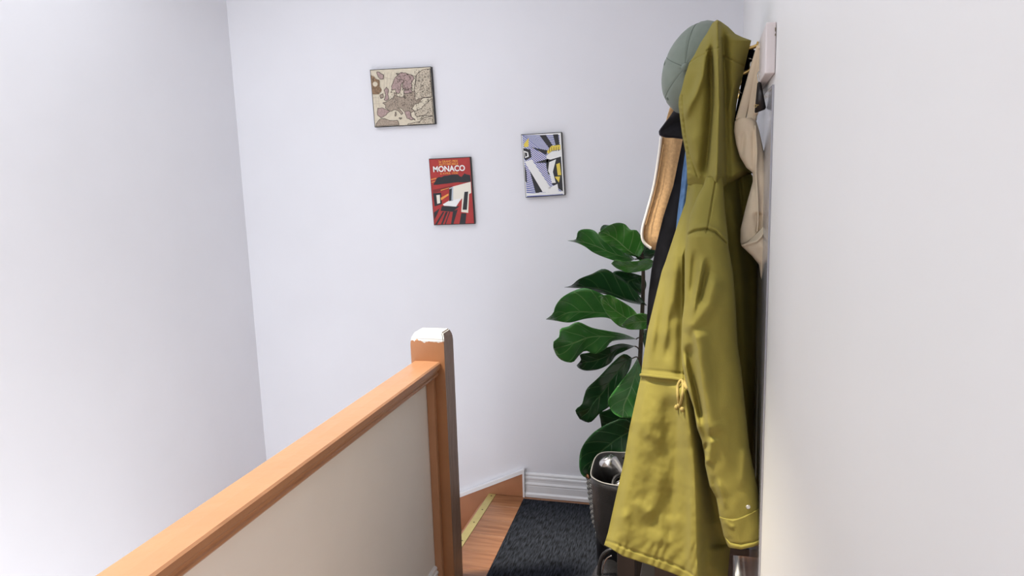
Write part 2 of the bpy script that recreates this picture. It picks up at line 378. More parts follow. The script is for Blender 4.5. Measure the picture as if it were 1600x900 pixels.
# ---------------------------------------------------------------- rug
bm = bmesh.new(); nx_, ny_ = 30, 90
gx = np.linspace(-.802, -.215, nx_); gy = np.linspace(1.15, 3.035, ny_); g = {}
for i, a in enumerate(gx):
    for j, b in enumerate(gy):
        x = a + (.02 * (3.035 - b) / .64 if i == 0 else .02 * (3.035 - b) / .64 * (1 - i / nx_))
        g[i, j] = bm.verts.new((x, b, .0075 + .0006 * mnoise.noise((a * 40, b * 40, 0))))
for i in range(nx_ - 1):
    for j in range(ny_ - 1): bm.faces.new((g[i, j], g[i + 1, j], g[i + 1, j + 1], g[i, j + 1]))
r = bmesh.ops.extrude_face_region(bm, geom=bm.faces[:])
for v in r['geom']:
    if isinstance(v, bmesh.types.BMVert): v.co.z = .0005
rug = from_bm('runner_rug', bm, M_mat)
tag(rug, 'dark charcoal ribbed runner rug lying on the wooden landing floor', 'rug')

# ---------------------------------------------------------------- pictures on the back wall
def pic(name, label, quad, thick=.018):
    """quad: TL, TR, BR, BL in photo pixels on the wall; returns a function placing print pixels"""
    c = [V(*q, YB - thick) for q in quad]
    o = empty(name, (sum((q.x for q in c)) / 4, YB, min(q.z for q in c)), label, 'picture', 'small panel prints on the back wall')
    vs_ = [q.copy() for q in c] + [Vector((q.x, YB - .0005, q.z)) for q in c]
    mesh('panel', vs_, [(3, 2, 1, 0), (4, 5, 6, 7)] + [(i, (i + 1) % 4, 4 + (i + 1) % 4, 4 + i) for i in range(4)], M_edge, o, False)
    ct = sum(c, Vector()) / 4
    def P(u, v, lay):
        a = c[0].lerp(c[1], u); b = c[3].lerp(c[2], u); q = a.lerp(b, v)
        q = ct + (q - ct) * .978
        return Vector((q.x, q.y - .0004 - lay * .0001, q.z))
    return o, P
def poly_mesh(name, P, shapes, parent):
    """shapes: (material, [(u, v)...], layer)"""
    bm = bmesh.new(); mats = []
    for mt_, pts, lay in shapes:
        if mt_ not in mats: mats.append(mt_)
        cl = [(min(max(u, 0), 1), min(max(v, 0), 1)) for u, v in pts]
        vs_ = [bm.verts.new(P(u, v, lay)) for u, v in cl]
        try: f = bm.faces.new(vs_)
        except ValueError: continue
        f.normal_update()
        if f.normal.y > 0: f.normal_flip()
        f.material_index = mats.index(mt_)
    bmesh.ops.triangulate(bm, faces=bm.faces[:])
    me = bpy.data.meshes.new(name); bm.to_mesh(me); bm.free()
    for mm in mats: me.materials.append(mm)
    return link(bpy.data.objects.new(name, me), parent)
def affine(tl, tr, bl):
    A = np.array([[tr[0] - tl[0], bl[0] - tl[0]], [tr[1] - tl[1], bl[1] - tl[1]]], float); I = np.linalg.inv(A)
    return lambda p: tuple((I @ np.array([p[0] - tl[0], p[1] - tl[1]])).tolist())
def rect(u0, v0, u1, v1): return [(u0, v0), (u1, v0), (u1, v1), (u0, v1)]
def stroke(pts, w):
    out = []; back = []
    for i, p in enumerate(pts):
        a = pts[max(i - 1, 0)]; b = pts[min(i + 1, len(pts) - 1)]; d = (b[0] - a[0], b[1] - a[1]); L = math.hypot(*d) or 1
        out.append((p[0] - d[1] / L * w, p[1] + d[0] / L * w)); back.append((p[0] + d[1] / L * w, p[1] - d[0] / L * w))
    return out + back[::-1]
def strokes(m_, pts, w, lay):
    return [(m_, stroke(pts[i:i + 2], w), lay) for i in range(len(pts) - 1)]

pm, P = pic('map_picture', 'old beige and rose map of Europe on a nearly square panel, topmost of three', [(578, 109), (673.5, 104), (680, 194), (585.5, 199)])
T = affine((67, 130), (840, 72), (125, 855))
A_ = lambda L: [T(p) for p in L]
rr = random.Random(3)
def rough_line(L, amp=6, k=3):
    out = []
    for i in range(len(L)):
        a = L[i]; b = L[(i + 1) % len(L)]
        for j in range(k):
            t = j / k; out.append((a[0] + (b[0] - a[0]) * t + (rr.uniform(-amp, amp) if j else 0), a[1] + (b[1] - a[1]) * t + (rr.uniform(-amp, amp) if j else 0)))
    return out
S = [(M_paper, rect(0, 0, 1, 1), 0)]
lands = [
 (M_land, [(222, 545), (280, 525), (330, 495), (370, 465), (375, 405), (402, 410), (412, 455), (450, 465), (505, 450), (510, 415), (570, 400), (640, 380), (650, 260), (655, 180), (700, 130), (760, 105), (838, 90), (862, 455), (740, 472), (690, 540), (640, 550), (600, 612), (640, 640), (600, 662), (582, 650), (604, 720), (640, 742), (600, 756), (545, 735), (515, 650), (470, 612), (432, 602), (492, 668), (470, 692), (430, 642), (390, 630), (320, 652), (262, 612), (265, 575)]),
 (M_land3, [(660, 180), (700, 130), (760, 105), (836, 92), (860, 450), (740, 468), (650, 500), (640, 380)]),
 (M_land2, [(160, 612), (230, 610), (320, 650), (270, 702), (230, 725), (190, 732), (155, 692)]),
 (M_land2, [(340, 330), (390, 212), (460, 150), (520, 150), (600, 175), (640, 220), (602, 280), (606, 350), (522, 382), (505, 352), (486, 372), (494, 270), (472, 292), (462, 370), (430, 422), (400, 402), (390, 362), (345, 382)]),
 (M_land2, [(500, 380), (600, 340), (610, 400), (520, 420)]),
 (M_land2, [(515, 650), (580, 640), (606, 722), (650, 745), (600, 758), (545, 737)]),
 (M_land2, [(245, 502), (270, 440), (245, 382), (280, 340), (302, 382), (290, 430), (310, 492), (270, 516)]),
 (M_land, [(190, 452), (230, 425), (238, 472), (200, 487)]),
 (M_land2, [(150, 150), (182, 150), (240, 182), (236, 238), (190, 236), (165, 202)]),
 (M_land3, [(640, 642), (740, 602), (770, 556), (866, 470), (878, 700), (760, 690), (692, 712), (650, 692)]),
 (M_land, [(138, 818), (190, 755), (260, 750), (330, 772), (420, 765), (440, 825), (134, 848)]),
 (M_land3, [(560, 806), (700, 782), (770, 722), (880, 700), (890, 800), (560, 822)]),
 (M_land, [(390, 660), (405, 660), (405, 700), (392, 715)]), (M_land, [(440, 735), (478, 730), (462, 755)])]
lay = 1
for m_, L in lands:
    R2 = rough_line(L); S.append((m_, A_(R2), lay)); S += strokes(M_line, A_(R2 + R2[:1]), .0045, lay + 1); lay += 2
lay = 30
ctc = [(76, 190), (130, 232), (186, 256), (186, 340), (215, 382), (180, 432), (95, 437)]
S.append((M_cart, A_(rough_line(ctc, 8)), lay)); S.append((M_paper, A_([(130 + 32 * math.cos(a), 305 + 32 * math.sin(a)) for a in np.linspace(0, 6.28, 14)[:-1]]), lay + 1))
for i in range(5): S += strokes(M_land, A_([(250 + i * 45, 150 - i * 3), (240 + i * 30, 420)]), .0016, 1)
for L in ([(100, 480), (230, 480)], [(105, 560), (215, 545)], [(250, 215), (380, 240)], [(130, 460), (140, 600)], [(170, 450), (180, 600)]): S += strokes(M_land, A_(L), .0018, 1)
for i in range(620):
    x, y_ = rr.uniform(300, 880), rr.uniform(110, 800)
    if x < 640 and not (400 < y_ < 620 and x > 260) and not (160 < y_ < 380 and 400 < x): continue
    a = rr.uniform(0, 6.28); l = rr.uniform(5, 15)
    S.append((M_line, stroke(A_([(x, y_), (x + l * math.cos(a), y_ + l * math.sin(a))]), .0046), 34))
poly_mesh('print', P, S, pm); adopt(pm)

pp, P = pic('racing_poster', 'tall red poster panel with white and orange lettering, lowest of the three prints', [(670, 248), (734.5, 245), (741.5, 350), (678, 352)])
T = affine((67, 93), (530, 72), (125, 840))
A_ = lambda L: [T(p) for p in L]
S = [(M_red, rect(0, 0, 1, 1), 0),
     (M_ink, A_(rough_line([(115, 385), (150, 310), (240, 278), (380, 262), (440, 290), (470, 250), (538, 270), (545, 345), (400, 350), (200, 375)], 7)), 1),
     (M_orng, A_([(85, 318), (150, 302), (150, 312), (88, 328)]), 2), (M_orng, A_([(95, 350), (135, 338), (135, 344), (96, 358)]), 2),
     (M_dred, A_([(110, 440), (330, 390), (330, 420), (112, 480)]), 1),
     (M_orng, A_([(200, 440), (300, 412), (300, 418), (200, 450)]), 2),
     (M_cream, A_([(340, 400), (545, 345), (552, 470), (440, 540), (390, 610), (330, 560)]), 3),
     (M_grey, A_([(300, 420), (345, 400), (345, 560), (300, 575)]), 4), (M_ink, A_([(300, 430), (330, 420), (325, 560), (298, 568)]), 5),
     (M_white, A_([(225, 605), (300, 560), (440, 535), (380, 630), (240, 620)]), 4),
     (M_ink, A_([(215, 625), (420, 625), (340, 690), (200, 680)]), 3),
     (M_ink, A_([(110, 480), (205, 470), (215, 600), (130, 630)]), 2), (M_cream, A_([(150, 500), (190, 495), (195, 590), (160, 600)]), 3), (M_orng, A_([(200, 530), (290, 480), (292, 500), (205, 560)]), 3),
     (M_cream, A_([(455, 450), (530, 440), (520, 700), (440, 690)]), 5), (M_ink, A_([(475, 460), (518, 455), (505, 665), (455, 665)]), 6),
     (M_ink, A_([(440, 705), (500, 705), (490, 832), (420, 832)]), 2),
     (M_ink, A_([(122, 700), (190, 650), (160, 720), (125, 790)]), 2), (M_ink, A_([(225, 690), (245, 690), (160, 838), (135, 838)]), 2),
     (M_ink, A_([(260, 690), (285, 690), (225, 836), (205, 836)]), 2), (M_ink, A_([(300, 690), (312, 690), (262, 836), (248, 836)]), 2), (M_ink, A_([(345, 680), (400, 660), (350, 832), (322, 834)]), 2)]
poly_mesh('print', P, S, pp)
def text(body, P, u, v, height, width, m_, parent, off=.0):
    cu = bpy.data.curves.new('lettering', 'FONT'); cu.body = body; cu.align_x = 'CENTER'; cu.align_y = 'CENTER'; cu.size = 1.0; cu.offset = off
    tmp = bpy.data.objects.new('tmp', cu); COL.objects.link(tmp); bpy.context.view_layer.update()
    me = bpy.data.meshes.new_from_object(tmp.evaluated_get(bpy.context.evaluated_depsgraph_get()))
    bpy.data.objects.remove(tmp)
    xs = [q.co.x for q in me.vertices]; ys = [q.co.y for q in me.vertices]
    x0, x1, y0, y1 = min(xs), max(xs), min(ys), max(ys)
    for q in me.vertices:
        q.co = P(u + (q.co.x - (x0 + x1) / 2) / (x1 - x0) * width, v - (q.co.y - (y0 + y1) / 2) / (y1 - y0) * height, 8)
    me.materials.clear(); me.materials.append(m_); me.name = 'lettering'
    return link(bpy.data.objects.new('lettering', me), parent)
text('2e GRAND PRIX', P, .47, .042, .036, .48, M_orng, pp, .02)
text('AUTOMOBILE', P, .47, .083, .034, .48, M_orng, pp, .02)
text('MONACO', P, .475, .152, .090, .79, M_white, pp, .028)
text('6 AVRIL 1930', P, .47, .222, .030, .44, M_orng, pp, .02)
adopt(pp)

pl, P = pic('striped_abstract_picture', 'tall blue, black and yellow graphic print on panel, rightmost of the three', [(814, 210), (877, 206.3), (882.5, 305), (821.5, 309)])
S = [(M_white, rect(0, 0, 1, 1), 0), (M_white, rect(.02, .02, .98, .94), 1)]
for i in range(46):                                   # thin slanting blue stripes
    v = i * .034 - .55
    S.append((M_blu, [(.02, v), (.96, v + .52), (.96, v + .541), (.02, v + .021)], 2))
S = [q for q in S if q[2] < 2 or max(p[1] for p in q[1]) > .03]
S2 = [(M_ink, [(.46, .02), (.62, .02), (.80, .22), (.72, .27)], 3), (M_ink, [(.80, .02), (.93, .02), (.95, .22), (.86, .22)], 3),
      (M_ink, [(.22, .20), (.64, .27), (.60, .34)], 3), (M_ink, [(.28, .455), (.66, .40), (.62, .47)], 3),
      (M_yel, [(.04, .15), (.18, .05), (.16, .19), (.05, .2)], 3), (M_ink, [(.02, .21), (.20, .24), (.22, .36), (.06, .41), (.02, .36)], 3),
      (M_white, [(.03, .25), (.14, .28), (.15, .35), (.05, .37)], 4), (M_ink, [(.05, .28), (.11, .29), (.11, .34), (.06, .35)], 5),
      (M_white, [(.03, .43), (.22, .40), (.66, .88), (.44, .93)], 4), (M_ink, [(.14, .55), (.20, .53), (.44, .93), (.26, .95)], 3), (M_ink, [(.02, .47), (.06, .60), (.05, .78), (.01, .74)], 3),
      (M_yel, [(.62, .29), (.74, .20), (.97, .19), (.97, .27), (.76, .28), (.66, .33)], 4),
      (M_white, [(.60, .36), (.72, .29), (.97, .28), (.97, .38), (.70, .42), (.60, .40)], 4),
      (M_ink, [(.60, .40), (.97, .38), (.97, .95), (.70, .82), (.74, .66), (.62, .66), (.58, .52)], 3),
      (M_white, [(.66, .46), (.84, .42), (.74, .62), (.80, .80), (.70, .80), (.66, .66), (.62, .60)], 4),
      (M_yel, [(.84, .50), (.93, .48), (.95, .68), (.86, .68)], 5), (M_yel, [(.78, .70), (.92, .70), (.88, .80)], 5),
      (M_white, [(.42, .94), (.60, .88), (.84, .82), (.86, .95)], 4), (M_white, [(.02, .945), (.98, .945), (.98, .985), (.02, .985)], 5)]
for i in range(5):
    S2.append((M_ink, [(.68 + i * .06, .22), (.69 + i * .06, .22), (.70 + i * .055, .29), (.685 + i * .055, .29)], 5))
poly_mesh('print', P, S + S2, pl)
for ob in (pl,):
    pass
adopt(pl)

# ---------------------------------------------------------------- cloth built as folded height fields
def dist_poly(px, py, pts):
    """signed distance to a polyline (positive on its right when walking down) and position along it 0..1"""
    best = np.full(px.shape, 1e9); sd = np.zeros(px.shape); al = np.zeros(px.shape)
    L = [math.dist(pts[i], pts[i + 1]) for i in range(len(pts) - 1)]; tot = sum(L); acc = 0
    for i in range(len(pts) - 1):
        a, b = pts[i], pts[i + 1]; dx, dy = b[0] - a[0], b[1] - a[1]
        t = np.clip(((px - a[0]) * dx + (py - a[1]) * dy) / (L[i] ** 2), 0, 1)
        ex, ey = px - a[0] - dx * t, py - a[1] - dy * t; d = np.hypot(ex, ey)
        s = np.where(-(dx * ey - dy * ex) >= 0, 1.0, -1.0)
        m_ = d < best; best = np.where(m_, d, best); sd = np.where(m_, d * s, sd); al = np.where(m_, (acc + L[i] * t) / tot, al); acc += L[i]
    return sd, al
def folds(px, py, spec):
    """spec: (polyline, height in m (towards the viewer), width left px, width right px, taper)"""
    h = np.zeros(px.shape)
    for pts, amp, wl, wr, tp in spec:
        d, al = dist_poly(px, py, pts); w = np.where(d < 0, wl, wr)
        e = np.exp(-(d / w) ** 2)
        if tp: e = e * smooth(al, 0, tp) * smooth(1 - al, 0, tp)
        h += amp * e
    return h
def crumple(px, py, sx, sy, seed):
    out = np.zeros(px.shape); it = np.nditer([px, py, out], op_flags=[['readonly'], ['readonly'], ['writeonly']])
    for a, b, o in it: o[...] = mnoise.noise((float(a) / sx, float(b) / sy, seed))
    return out
def cloth(name, py0, py1, ny, nx, Lf, Rf, depth, mat_, parent, thick=.05, back_pow=2.0, topf=None, botf=None):
    """front surface from the depth function, rounded back, closed at both sides"""
    v = []; f = []; s = np.linspace(0, 1, ny)
    t = np.linspace(0, 1, nx + 1)
    S_, T_ = np.meshgrid(s, t, indexing='ij')
    PY = py0 + (py1 - py0) * S_
    if topf is not None or botf is not None:
        # first get px on the straight rows, then bend the top and bottom edges
        pxs = Lf(PY) + (Rf(PY) - Lf(PY)) * T_
        a = topf(pxs) if topf is not None else np.full(PY.shape, py0)
        b = botf(pxs) if botf is not None else np.full(PY.shape, py1)
        PY = a + (b - a) * S_
    PX = Lf(PY) + (Rf(PY) - Lf(PY)) * T_
    D = depth(PX, PY, T_)
    front = at(PX, PY, D)
    eb = 1 - np.abs(2 * T_ - 1) ** back_pow
    Dl, Dr = D[:, :1], D[:, -1:]
    base = Dl + (Dr - Dl) * T_
    back = front.copy(); back[..., 1] = np.maximum(front[..., 1] + .006 * (eb > 0.001), base + thick * eb)
    n = 2 * nx; idx = lambda i, k: i * n + (k % n)
    for i in range(ny):
        v += [tuple(q) for q in front[i]] + [tuple(q) for q in back[i, 1:-1][::-1]]
    for i in range(ny - 1):
        for k in range(n): f.append((idx(i, k), idx(i, k + 1), idx(i + 1, k + 1), idx(i + 1, k)))
    f.append(tuple(idx(0, k) for k in range(n))[::-1]); f.append(tuple(idx(ny - 1, k) for k in range(n)))
    o = mesh(name, v, f, mat_, parent)
    bm = bmesh.new(); bm.from_mesh(o.data); bmesh.ops.recalc_face_normals(bm, faces=bm.faces[:]); bm.to_mesh(o.data); bm.free()
    return o

# ---------------------------------------------------------------- hook rail
rail = empty('hook_rail', (XR - .011, 2.0, 1.65), 'pale painted wooden hook rail fixed high on the right wall', 'coat rack')
RB0, RB1 = V(1206, 114.5, 1.515).z, V(1206, 34, 1.515).z
bm = bmesh.new(); add_box(bm, (XR - .019, 1.515, RB0), (XR - .0005, 2.55, RB1), .0025, 2); from_bm('board', bm, M_rackpaint, rail)
bm = bmesh.new()
for z0, z1 in ((RB1 - .018, RB1 - .011), (RB1 - .026, RB1 - .022)): add_box(bm, (XR - .0030, 1.5138, z0), (XR - .0016, 1.520, z1))
from_bm('chipped_edge', bm, M_screw, rail)
def hook(yc, parent):
    bx_ = XR - .019
    bm = bmesh.new(); add_box(bm, (bx_ - .004, yc - .010, 1.712), (bx_ - .0002, yc + .010, 1.758), .0018, 2)
    h = from_bm('hook', bm, M_brass, parent)
    pts = spline([(bx_ - .003, yc, 1.722), (bx_ - .02, yc, 1.718), (bx_ - .06, yc, 1.722), (bx_ - .082, yc, 1.735), (bx_ - .088, yc, 1.748)], 6)
    pts = [p + Vector((0, 0, .028)) for p in pts]; tube('upper_prong', pts, [.0042] * (len(pts) - 3) + [.005, .0065, .005], M_brass, h, 10)
    pts = spline([(bx_ - .003, yc, 1.706), (bx_ - .007, yc, 1.688), (bx_ - .016, yc, 1.672), (bx_ - .030, yc, 1.665), (bx_ - .042, yc, 1.669), (bx_ - .048, yc, 1.678)], 6)
    pts = [p + Vector((0, 0, .028)) for p in pts]; tube('lower_prong', pts, [.0042] * (len(pts) - 3) + [.005, .0065, .005], M_brass, h, 10)
    return h
for yc in (1.745, 1.975, 2.22, 2.44): hook(yc, rail)
adopt(rail)

# glossy sheet added for an unidentified dark strip on the wall under the rail
struct(box('glossy_strip', (XR - .004, 1.530, .0), (XR - .0004, 2.55, 1.645), M_gloss))

# ---------------------------------------------------------------- the parka
co = empty('hooded_parka', (-.03, 1.70, .62), 'long olive green hooded parka hanging by its hood from the wall hook', 'coat')
# hood
hoodL = [(1120, 31), (1113, 36), (1105, 51), (1094.5, 67), (1085, 86), (1077, 98), (1069.5, 121), (1065, 140), (1061, 152), (1060, 164), (1062, 181), (1066, 212), (1071, 237), (1073, 259), (1074, 292)]
hoodR = [(1121, 31), (1125.5, 33), (1138, 42), (1149, 53), (1161, 58.5), (1174, 63), (1170, 78), (1164, 103), (1160, 121), (1154, 143), (1151, 163), (1148, 187), (1149, 211), (1155, 235), (1163, 253), (1177, 269), (1179, 292)]
HF = [([(1120, 30), (1118, 75), (1112, 110), (1104, 160), (1098, 210), (1094, 260), (1092, 292)], .000, 10, 10, 0),
      # bright pleat and the deep valley left of it
      ([(1121, 34), (1121, 75), (1122, 110), (1123.5, 165), (1122, 220), (1119, 292)], .030, 7, 6, 0),
      ([(1126, 40), (1129, 80), (1131, 120), (1133, 170), (1135, 230), (1136, 292)], -.016, 3, 8, 0),
      ([(1112, 60), (1113, 110), (1113, 160), (1109, 210), (1105, 250), (1100, 292)], -.024, 9, 4, .15),
      ([(1111, 50), (1104, 85), (1098, 118), (1087, 145), (1076, 168), (1070, 190)], .015, 8, 6, .15),
      ([(1090, 110), (1082, 140), (1076, 160)], -.008, 8, 6, .3),
      ([(1078, 200), (1084, 230), (1090, 270)], .008, 9, 9, .3),
      ([(1145, 60), (1148, 110), (1144, 165), (1143, 215), (1148, 255)], .010, 10, 9, .2),
      ([(1155, 115), (1143, 150), (1136, 185)], .005, 5, 5, .3),
      ([(1077, 98.5), (1089, 90), (1102, 84)], -.0035, 1.3, 1.3, 0), ([(1104, 79), (1110, 76.5), (1125, 75)], -.0035, 1.3, 1.3, 0),
      ([(1130, 88), (1142, 93), (1163, 104)], -.0035, 1.3, 1.3, 0),
      ([(1066.5, 150), (1068, 181), (1072, 212), (1077, 240), (1090, 276)], -.004, 1.6, 1.6, 0)]
def hood_depth(px, py, t):
    c = 1.735 - .055 * (1 - np.abs(2 * t - 1) ** 2.2)
    c = c + .03 * smooth(px, 1132, 1175) * smooth(py, 120, 240) + .03 * smooth(py, 272, 294)
    ruff = .0016 * np.sin(py * .75) * np.exp(-((px - edge(py, hoodL) - 3) / 3.0) ** 2) * smooth(py, 150, 165)
    return c - 1.35 * folds(px, py, HF) - ruff - .0022 * crumple(px, py, 14, 30, 1.3)
cloth('hood', 31, 292, 230, 110, lambda y: edge(y, hoodL), lambda y: edge(y, hoodR), hood_depth, M_olive, co, .07, botf=lambda x: tab(x, [(1074, 288), (1095, 294), (1128, 294), (1138, 286), (1150, 272), (1164, 266), (1178, 271)]))

# body
bodyL = [(1088, 245), (1079, 268), (1074, 292), (1071, 316), (1059, 350), (1040, 408), (1034, 424), (1012, 515), (1002, 580), (1001, 590), (984, 667), (975, 720), (950, 832), (942, 858), (938, 880), (930, 925)]
bodyR = [(1146, 245), (1158, 254), (1172, 268), (1178, 280), (1181, 300), (1186, 350), (1191, 430), (1192, 520), (1190, 580), (1188, 640), (1190, 720), (1188, 790), (1176, 818), (1152, 840), (1141, 858), (1137, 900), (1135, 925)]
BF = [([(1074, 300), (1069, 380), (1068, 480), (1067, 560), (1068, 600)], -.020, 12, 6, 0),
      ([(1062, 385), (1050, 440), (1044, 500), (1040, 560)], .014, 9, 12, .25),
      ([(1048, 400), (1036, 470), (1028, 540), (1022, 575)], -.007, 8, 10, .25),
      ([(1038, 425), (1024, 490), (1014, 570)], .007, 8, 8, .3),
      ([(1052, 470), (1046, 530), (1040, 572)], -.012, 7, 8, .3),
      # below the waist
      ([(1070, 610), (1078, 680), (1085, 740), (1088, 800), (1088, 860), (1088, 910)], .034, 15, 13, 0),
      ([(1058, 615), (1056, 650), (1054, 700), (1050, 780), (1044, 850)], -.012, 16, 8, .1),
      ([(1096, 640), (1100, 690), (1108, 740), (1116, 800), (1122, 860)], -.026, 10, 18, .05),
      ([(1078, 760), (1080, 820), (1076, 900)], .006, 5, 5, .3),
      ([(1022, 620), (1014, 660), (1010, 690)], .003, 12, 10, .3),
      ([(1005, 672), (1025, 684), (1040, 682)], .0025, 8, 8, .3),
      ([(1045, 610), (1040, 660), (1035, 740)], -.006, 10, 12, .3),
      ([(1022, 700), (1018, 750), (1000, 800)], -.004, 12, 12, .3),
      ([(1052, 760), (1030, 800), (1005, 838)], -.005, 12, 11, .25),
      ([(1060, 800), (1040, 830), (1022, 856)], .005, 10, 10, .3),
      ([(990, 780), (1010, 800), (1030, 800)], .005, 8, 8, .3),
      ([(972, 790), (980, 830), (975, 850)], .006, 9, 9, .3),
      ([(1120, 800), (1112, 850), (1108, 905)], .012, 9, 12, .2),
      # right half in front opening
      ([(1140, 290), (1150, 350), (1160, 450), (1166, 560), (1170, 700)], .014, 9, 9, .1),
      ([(1153, 250), (1155, 290), (1160, 340)], -.012, 4, 4, .2),
      ([(1178, 400), (1180, 520), (1178, 640)], .008, 7, 7, .2),
      # seams: waist casing, hem
      ([(1001, 577), (1035, 580), (1070, 584)], -.0025, 1.4, 1.4, 0), ([(1001, 595), (1035, 598), (1072, 605)], -.004, 1.8, 1.8, 0),
      ([(1001, 586), (1035, 589), (1072, 594)], .005, 5, 5, 0),
      ([(947, 845), (963, 850), (985, 859), (1010, 868), (1040, 877), (1060, 886), (1075, 893), (1090, 905)], -.0035, 1.5, 1.5, 0)]
def body_depth(px, py, t):
    yl = tab(py, [(268, 1.765), (300, 1.735), (400, 1.725), (600, 1.72), (660, 1.68), (900, 1.685)])
    ym = tab(py, [(246, 1.76), (290, 1.72), (400, 1.645), (600, 1.625), (700, 1.635), (900, 1.63)])
    y2 = tab(py, [(246, 1.775), (290, 1.75), (400, 1.69), (600, 1.68), (900, 1.67)])
    yr = tab(py, [(246, 1.80), (400, 1.86), (700, 1.86), (830, 1.76), (900, 1.73)])
    L = edge(py, bodyL); Rr = edge(py, bodyR); M1 = tab(py, [(268, 1105), (400, 1066), (600, 1067), (700, 1084), (900, 1090)])
    M2 = M1 + .33 * (Rr - M1)
    a = np.where(px < M1, yl + (ym - yl) * np.clip((px - L) / (M1 - L), 0, 1) ** .8, np.where(px < M2, ym + (y2 - ym) * np.clip((px - M1) / (M2 - M1), 0, 1), y2 + (yr - y2) * np.clip((px - M2) / np.maximum(Rr - M2, 1), 0, 1)))
    low = smooth(py, 600, 680)
    edge_roll = (.018 + .022 * low) * np.exp(-((px - L) / (7.0 + 4 * low)) ** 2) + .01 * np.exp(-((px - Rr) / 6.0) ** 2)
    cr = crumple(px, py, 17, 26, 5.1) * (.0022 + .0016 * low) + crumple(px, py, 7, 9, 9.7) * (.0004 + .0005 * low)
    hemw = .0011 * np.sin(px * .38 + py * .2 + 2 * np.sin(px * .11)) * smooth(py, 840, 856) * (px < 1110)
    return a + edge_roll - 1.3 * folds(px, py, BF) - cr - hemw
hem = lambda x: tab(x, [(930, 852), (942, 857), (964, 869), (1010, 883), (1050, 897), (1075, 907), (1100, 914), (1141, 912), (1200, 850)])
cloth('body', 246, 925, 330, 200, lambda y: edge(y, bodyL), lambda y: edge(y, bodyR), body_depth, M_olive, co, .07, botf=hem)

# sleeve with shoulder and turned cuff
slL = [(1103, 277), (1099, 290), (1088, 310), (1079, 335), (1073, 367), (1070, 400), (1069.5, 470), (1066, 500), (1064.5, 545), (1066, 570), (1069, 585), (1075, 611), (1084, 638), (1089, 668), (1097, 690), (1101, 715), (1102, 728), (1109, 760), (1119, 778), (1124, 806), (1127, 816), (1132, 838), (1140, 858), (1142, 862)]
slR = [(1129, 277), (1131, 300), (1132.5, 325), (1136, 357), (1139, 390), (1145, 422), (1149, 470), (1153, 544), (1158, 573), (1163, 622), (1171, 700), (1175, 720), (1186, 768), (1191.5, 800), (1192, 806), (1199, 836), (1198, 846), (1196, 862)]
SF = [([(1118, 285), (1112, 320), (1106, 356), (1104, 362)], -.003, 1.4, 1.4, 0),
      ([(1072, 368), (1085, 361), (1104, 358), (1118, 363), (1134, 379)], -.006, 1.6, 1.6, 0),
      ([(1072, 363), (1085, 356), (1104, 353), (1119, 358), (1134, 373)], .003, 3, 3, 0),
      ([(1120, 425), (1108, 475), (1085, 505), (1068, 522)], .012, 10, 12, .2),
      ([(1100, 395), (1092, 440), (1082, 490), (1078, 505)], .009, 5, 5, .25), ([(1086, 385), (1083, 430), (1079, 470)], -.008, 5, 6, .3),
      ([(1108, 400), (1101, 440), (1092, 480)], -.007, 6, 5, .3),
      ([(1086, 512), (1092, 550), (1098, 600), (1107, 660), (1113, 684)], .017, 5, 16, .1),
      ([(1075, 535), (1082, 580), (1092, 630), (1100, 665)], -.015, 8, 8, .15),
      ([(1068, 545), (1072, 575), (1082, 620), (1090, 665), (1098, 685)], .012, 5, 5, .2),
      ([(1113, 682), (1107, 705), (1103, 728)], .010, 4, 8, .2), ([(1106, 690), (1100, 705), (1102, 720)], -.012, 4, 5, .3),
      ([(1112, 740), (1120, 770), (1128, 800)], -.006, 5, 5, .3), ([(1118, 745), (1128, 775), (1134, 800)], .005, 5, 6, .3),
      ([(1166, 690), (1162, 730), (1158, 770)], .006, 8, 6, .3), ([(1128, 600), (1132, 680), (1140, 740)], .004, 14, 14, .3)]
def sleeve_depth(px, py, t):
    c = tab(py, [(277, 1.685), (320, 1.655), (370, 1.625), (480, 1.605), (600, 1.60), (860, 1.60)])
    b = tab(py, [(277, .02), (370, .045), (480, .055), (600, .055), (800, .05), (860, .045)])
    return c - b * np.sqrt(np.clip(1 - np.abs(2 * t - 1) ** 2.4, 0, 1)) - 1.55 * folds(px, py, SF) - .002 * crumple(px, py, 15, 24, 3.3)
SLB = lambda y: edge(y, slL); SRB = lambda y: edge(y, slR)
cufftop = lambda x: tab(x, [(1110, 804), (1124, 809), (1142, 814), (1162, 808), (1178, 800), (1188, 794), (1200, 786)])
sl_ = cloth('sleeve', 277, 815, 320, 110, SLB, SRB, sleeve_depth, M_olive, co, .055, botf=lambda x: cufftop(x) + 3)
cb = lambda x: tab(x, [(1120, 835), (1134, 848), (1141, 856), (1158, 858.5), (1178, 854), (1190, 848), (1197, 842), (1205, 834)])
def cuff_depth(px, py, t):
    return sleeve_depth(px, py, t) - .004 - .0025 * np.exp(-((py - cb(px) + 3) / 3.0) ** 2) + .003 * np.exp(-((py - cb(px) + 8) / 1.4) ** 2) - folds(px, py, [([(1129, 812), (1140, 822), (1150, 826)], .004, 4, 4, .3), ([(1126, 818), (1134, 838), (1146, 850)], -.004, 4, 4, .3)])
cloth('cuff', 800, 858, 60, 100, lambda y: SLB(y) - .8, lambda y: SRB(y) + .8, cuff_depth, M_olive, sl_, .058, topf=cufftop, botf=cb)
sp_ = V(1169, 792, float(sleeve_depth(np.array([[1169.]]), np.array([[792.]]), np.array([[.70]]))[0, 0]))
bm = bmesh.new(); q = Vector((.35, -1, .05)).to_track_quat('Z', 'Y').to_matrix().to_4x4()
bmesh.ops.create_cone(bm, cap_ends=True, segments=20, radius1=.0054, radius2=.0042, depth=.003, matrix=Matrix.Translation(sp_) @ q)
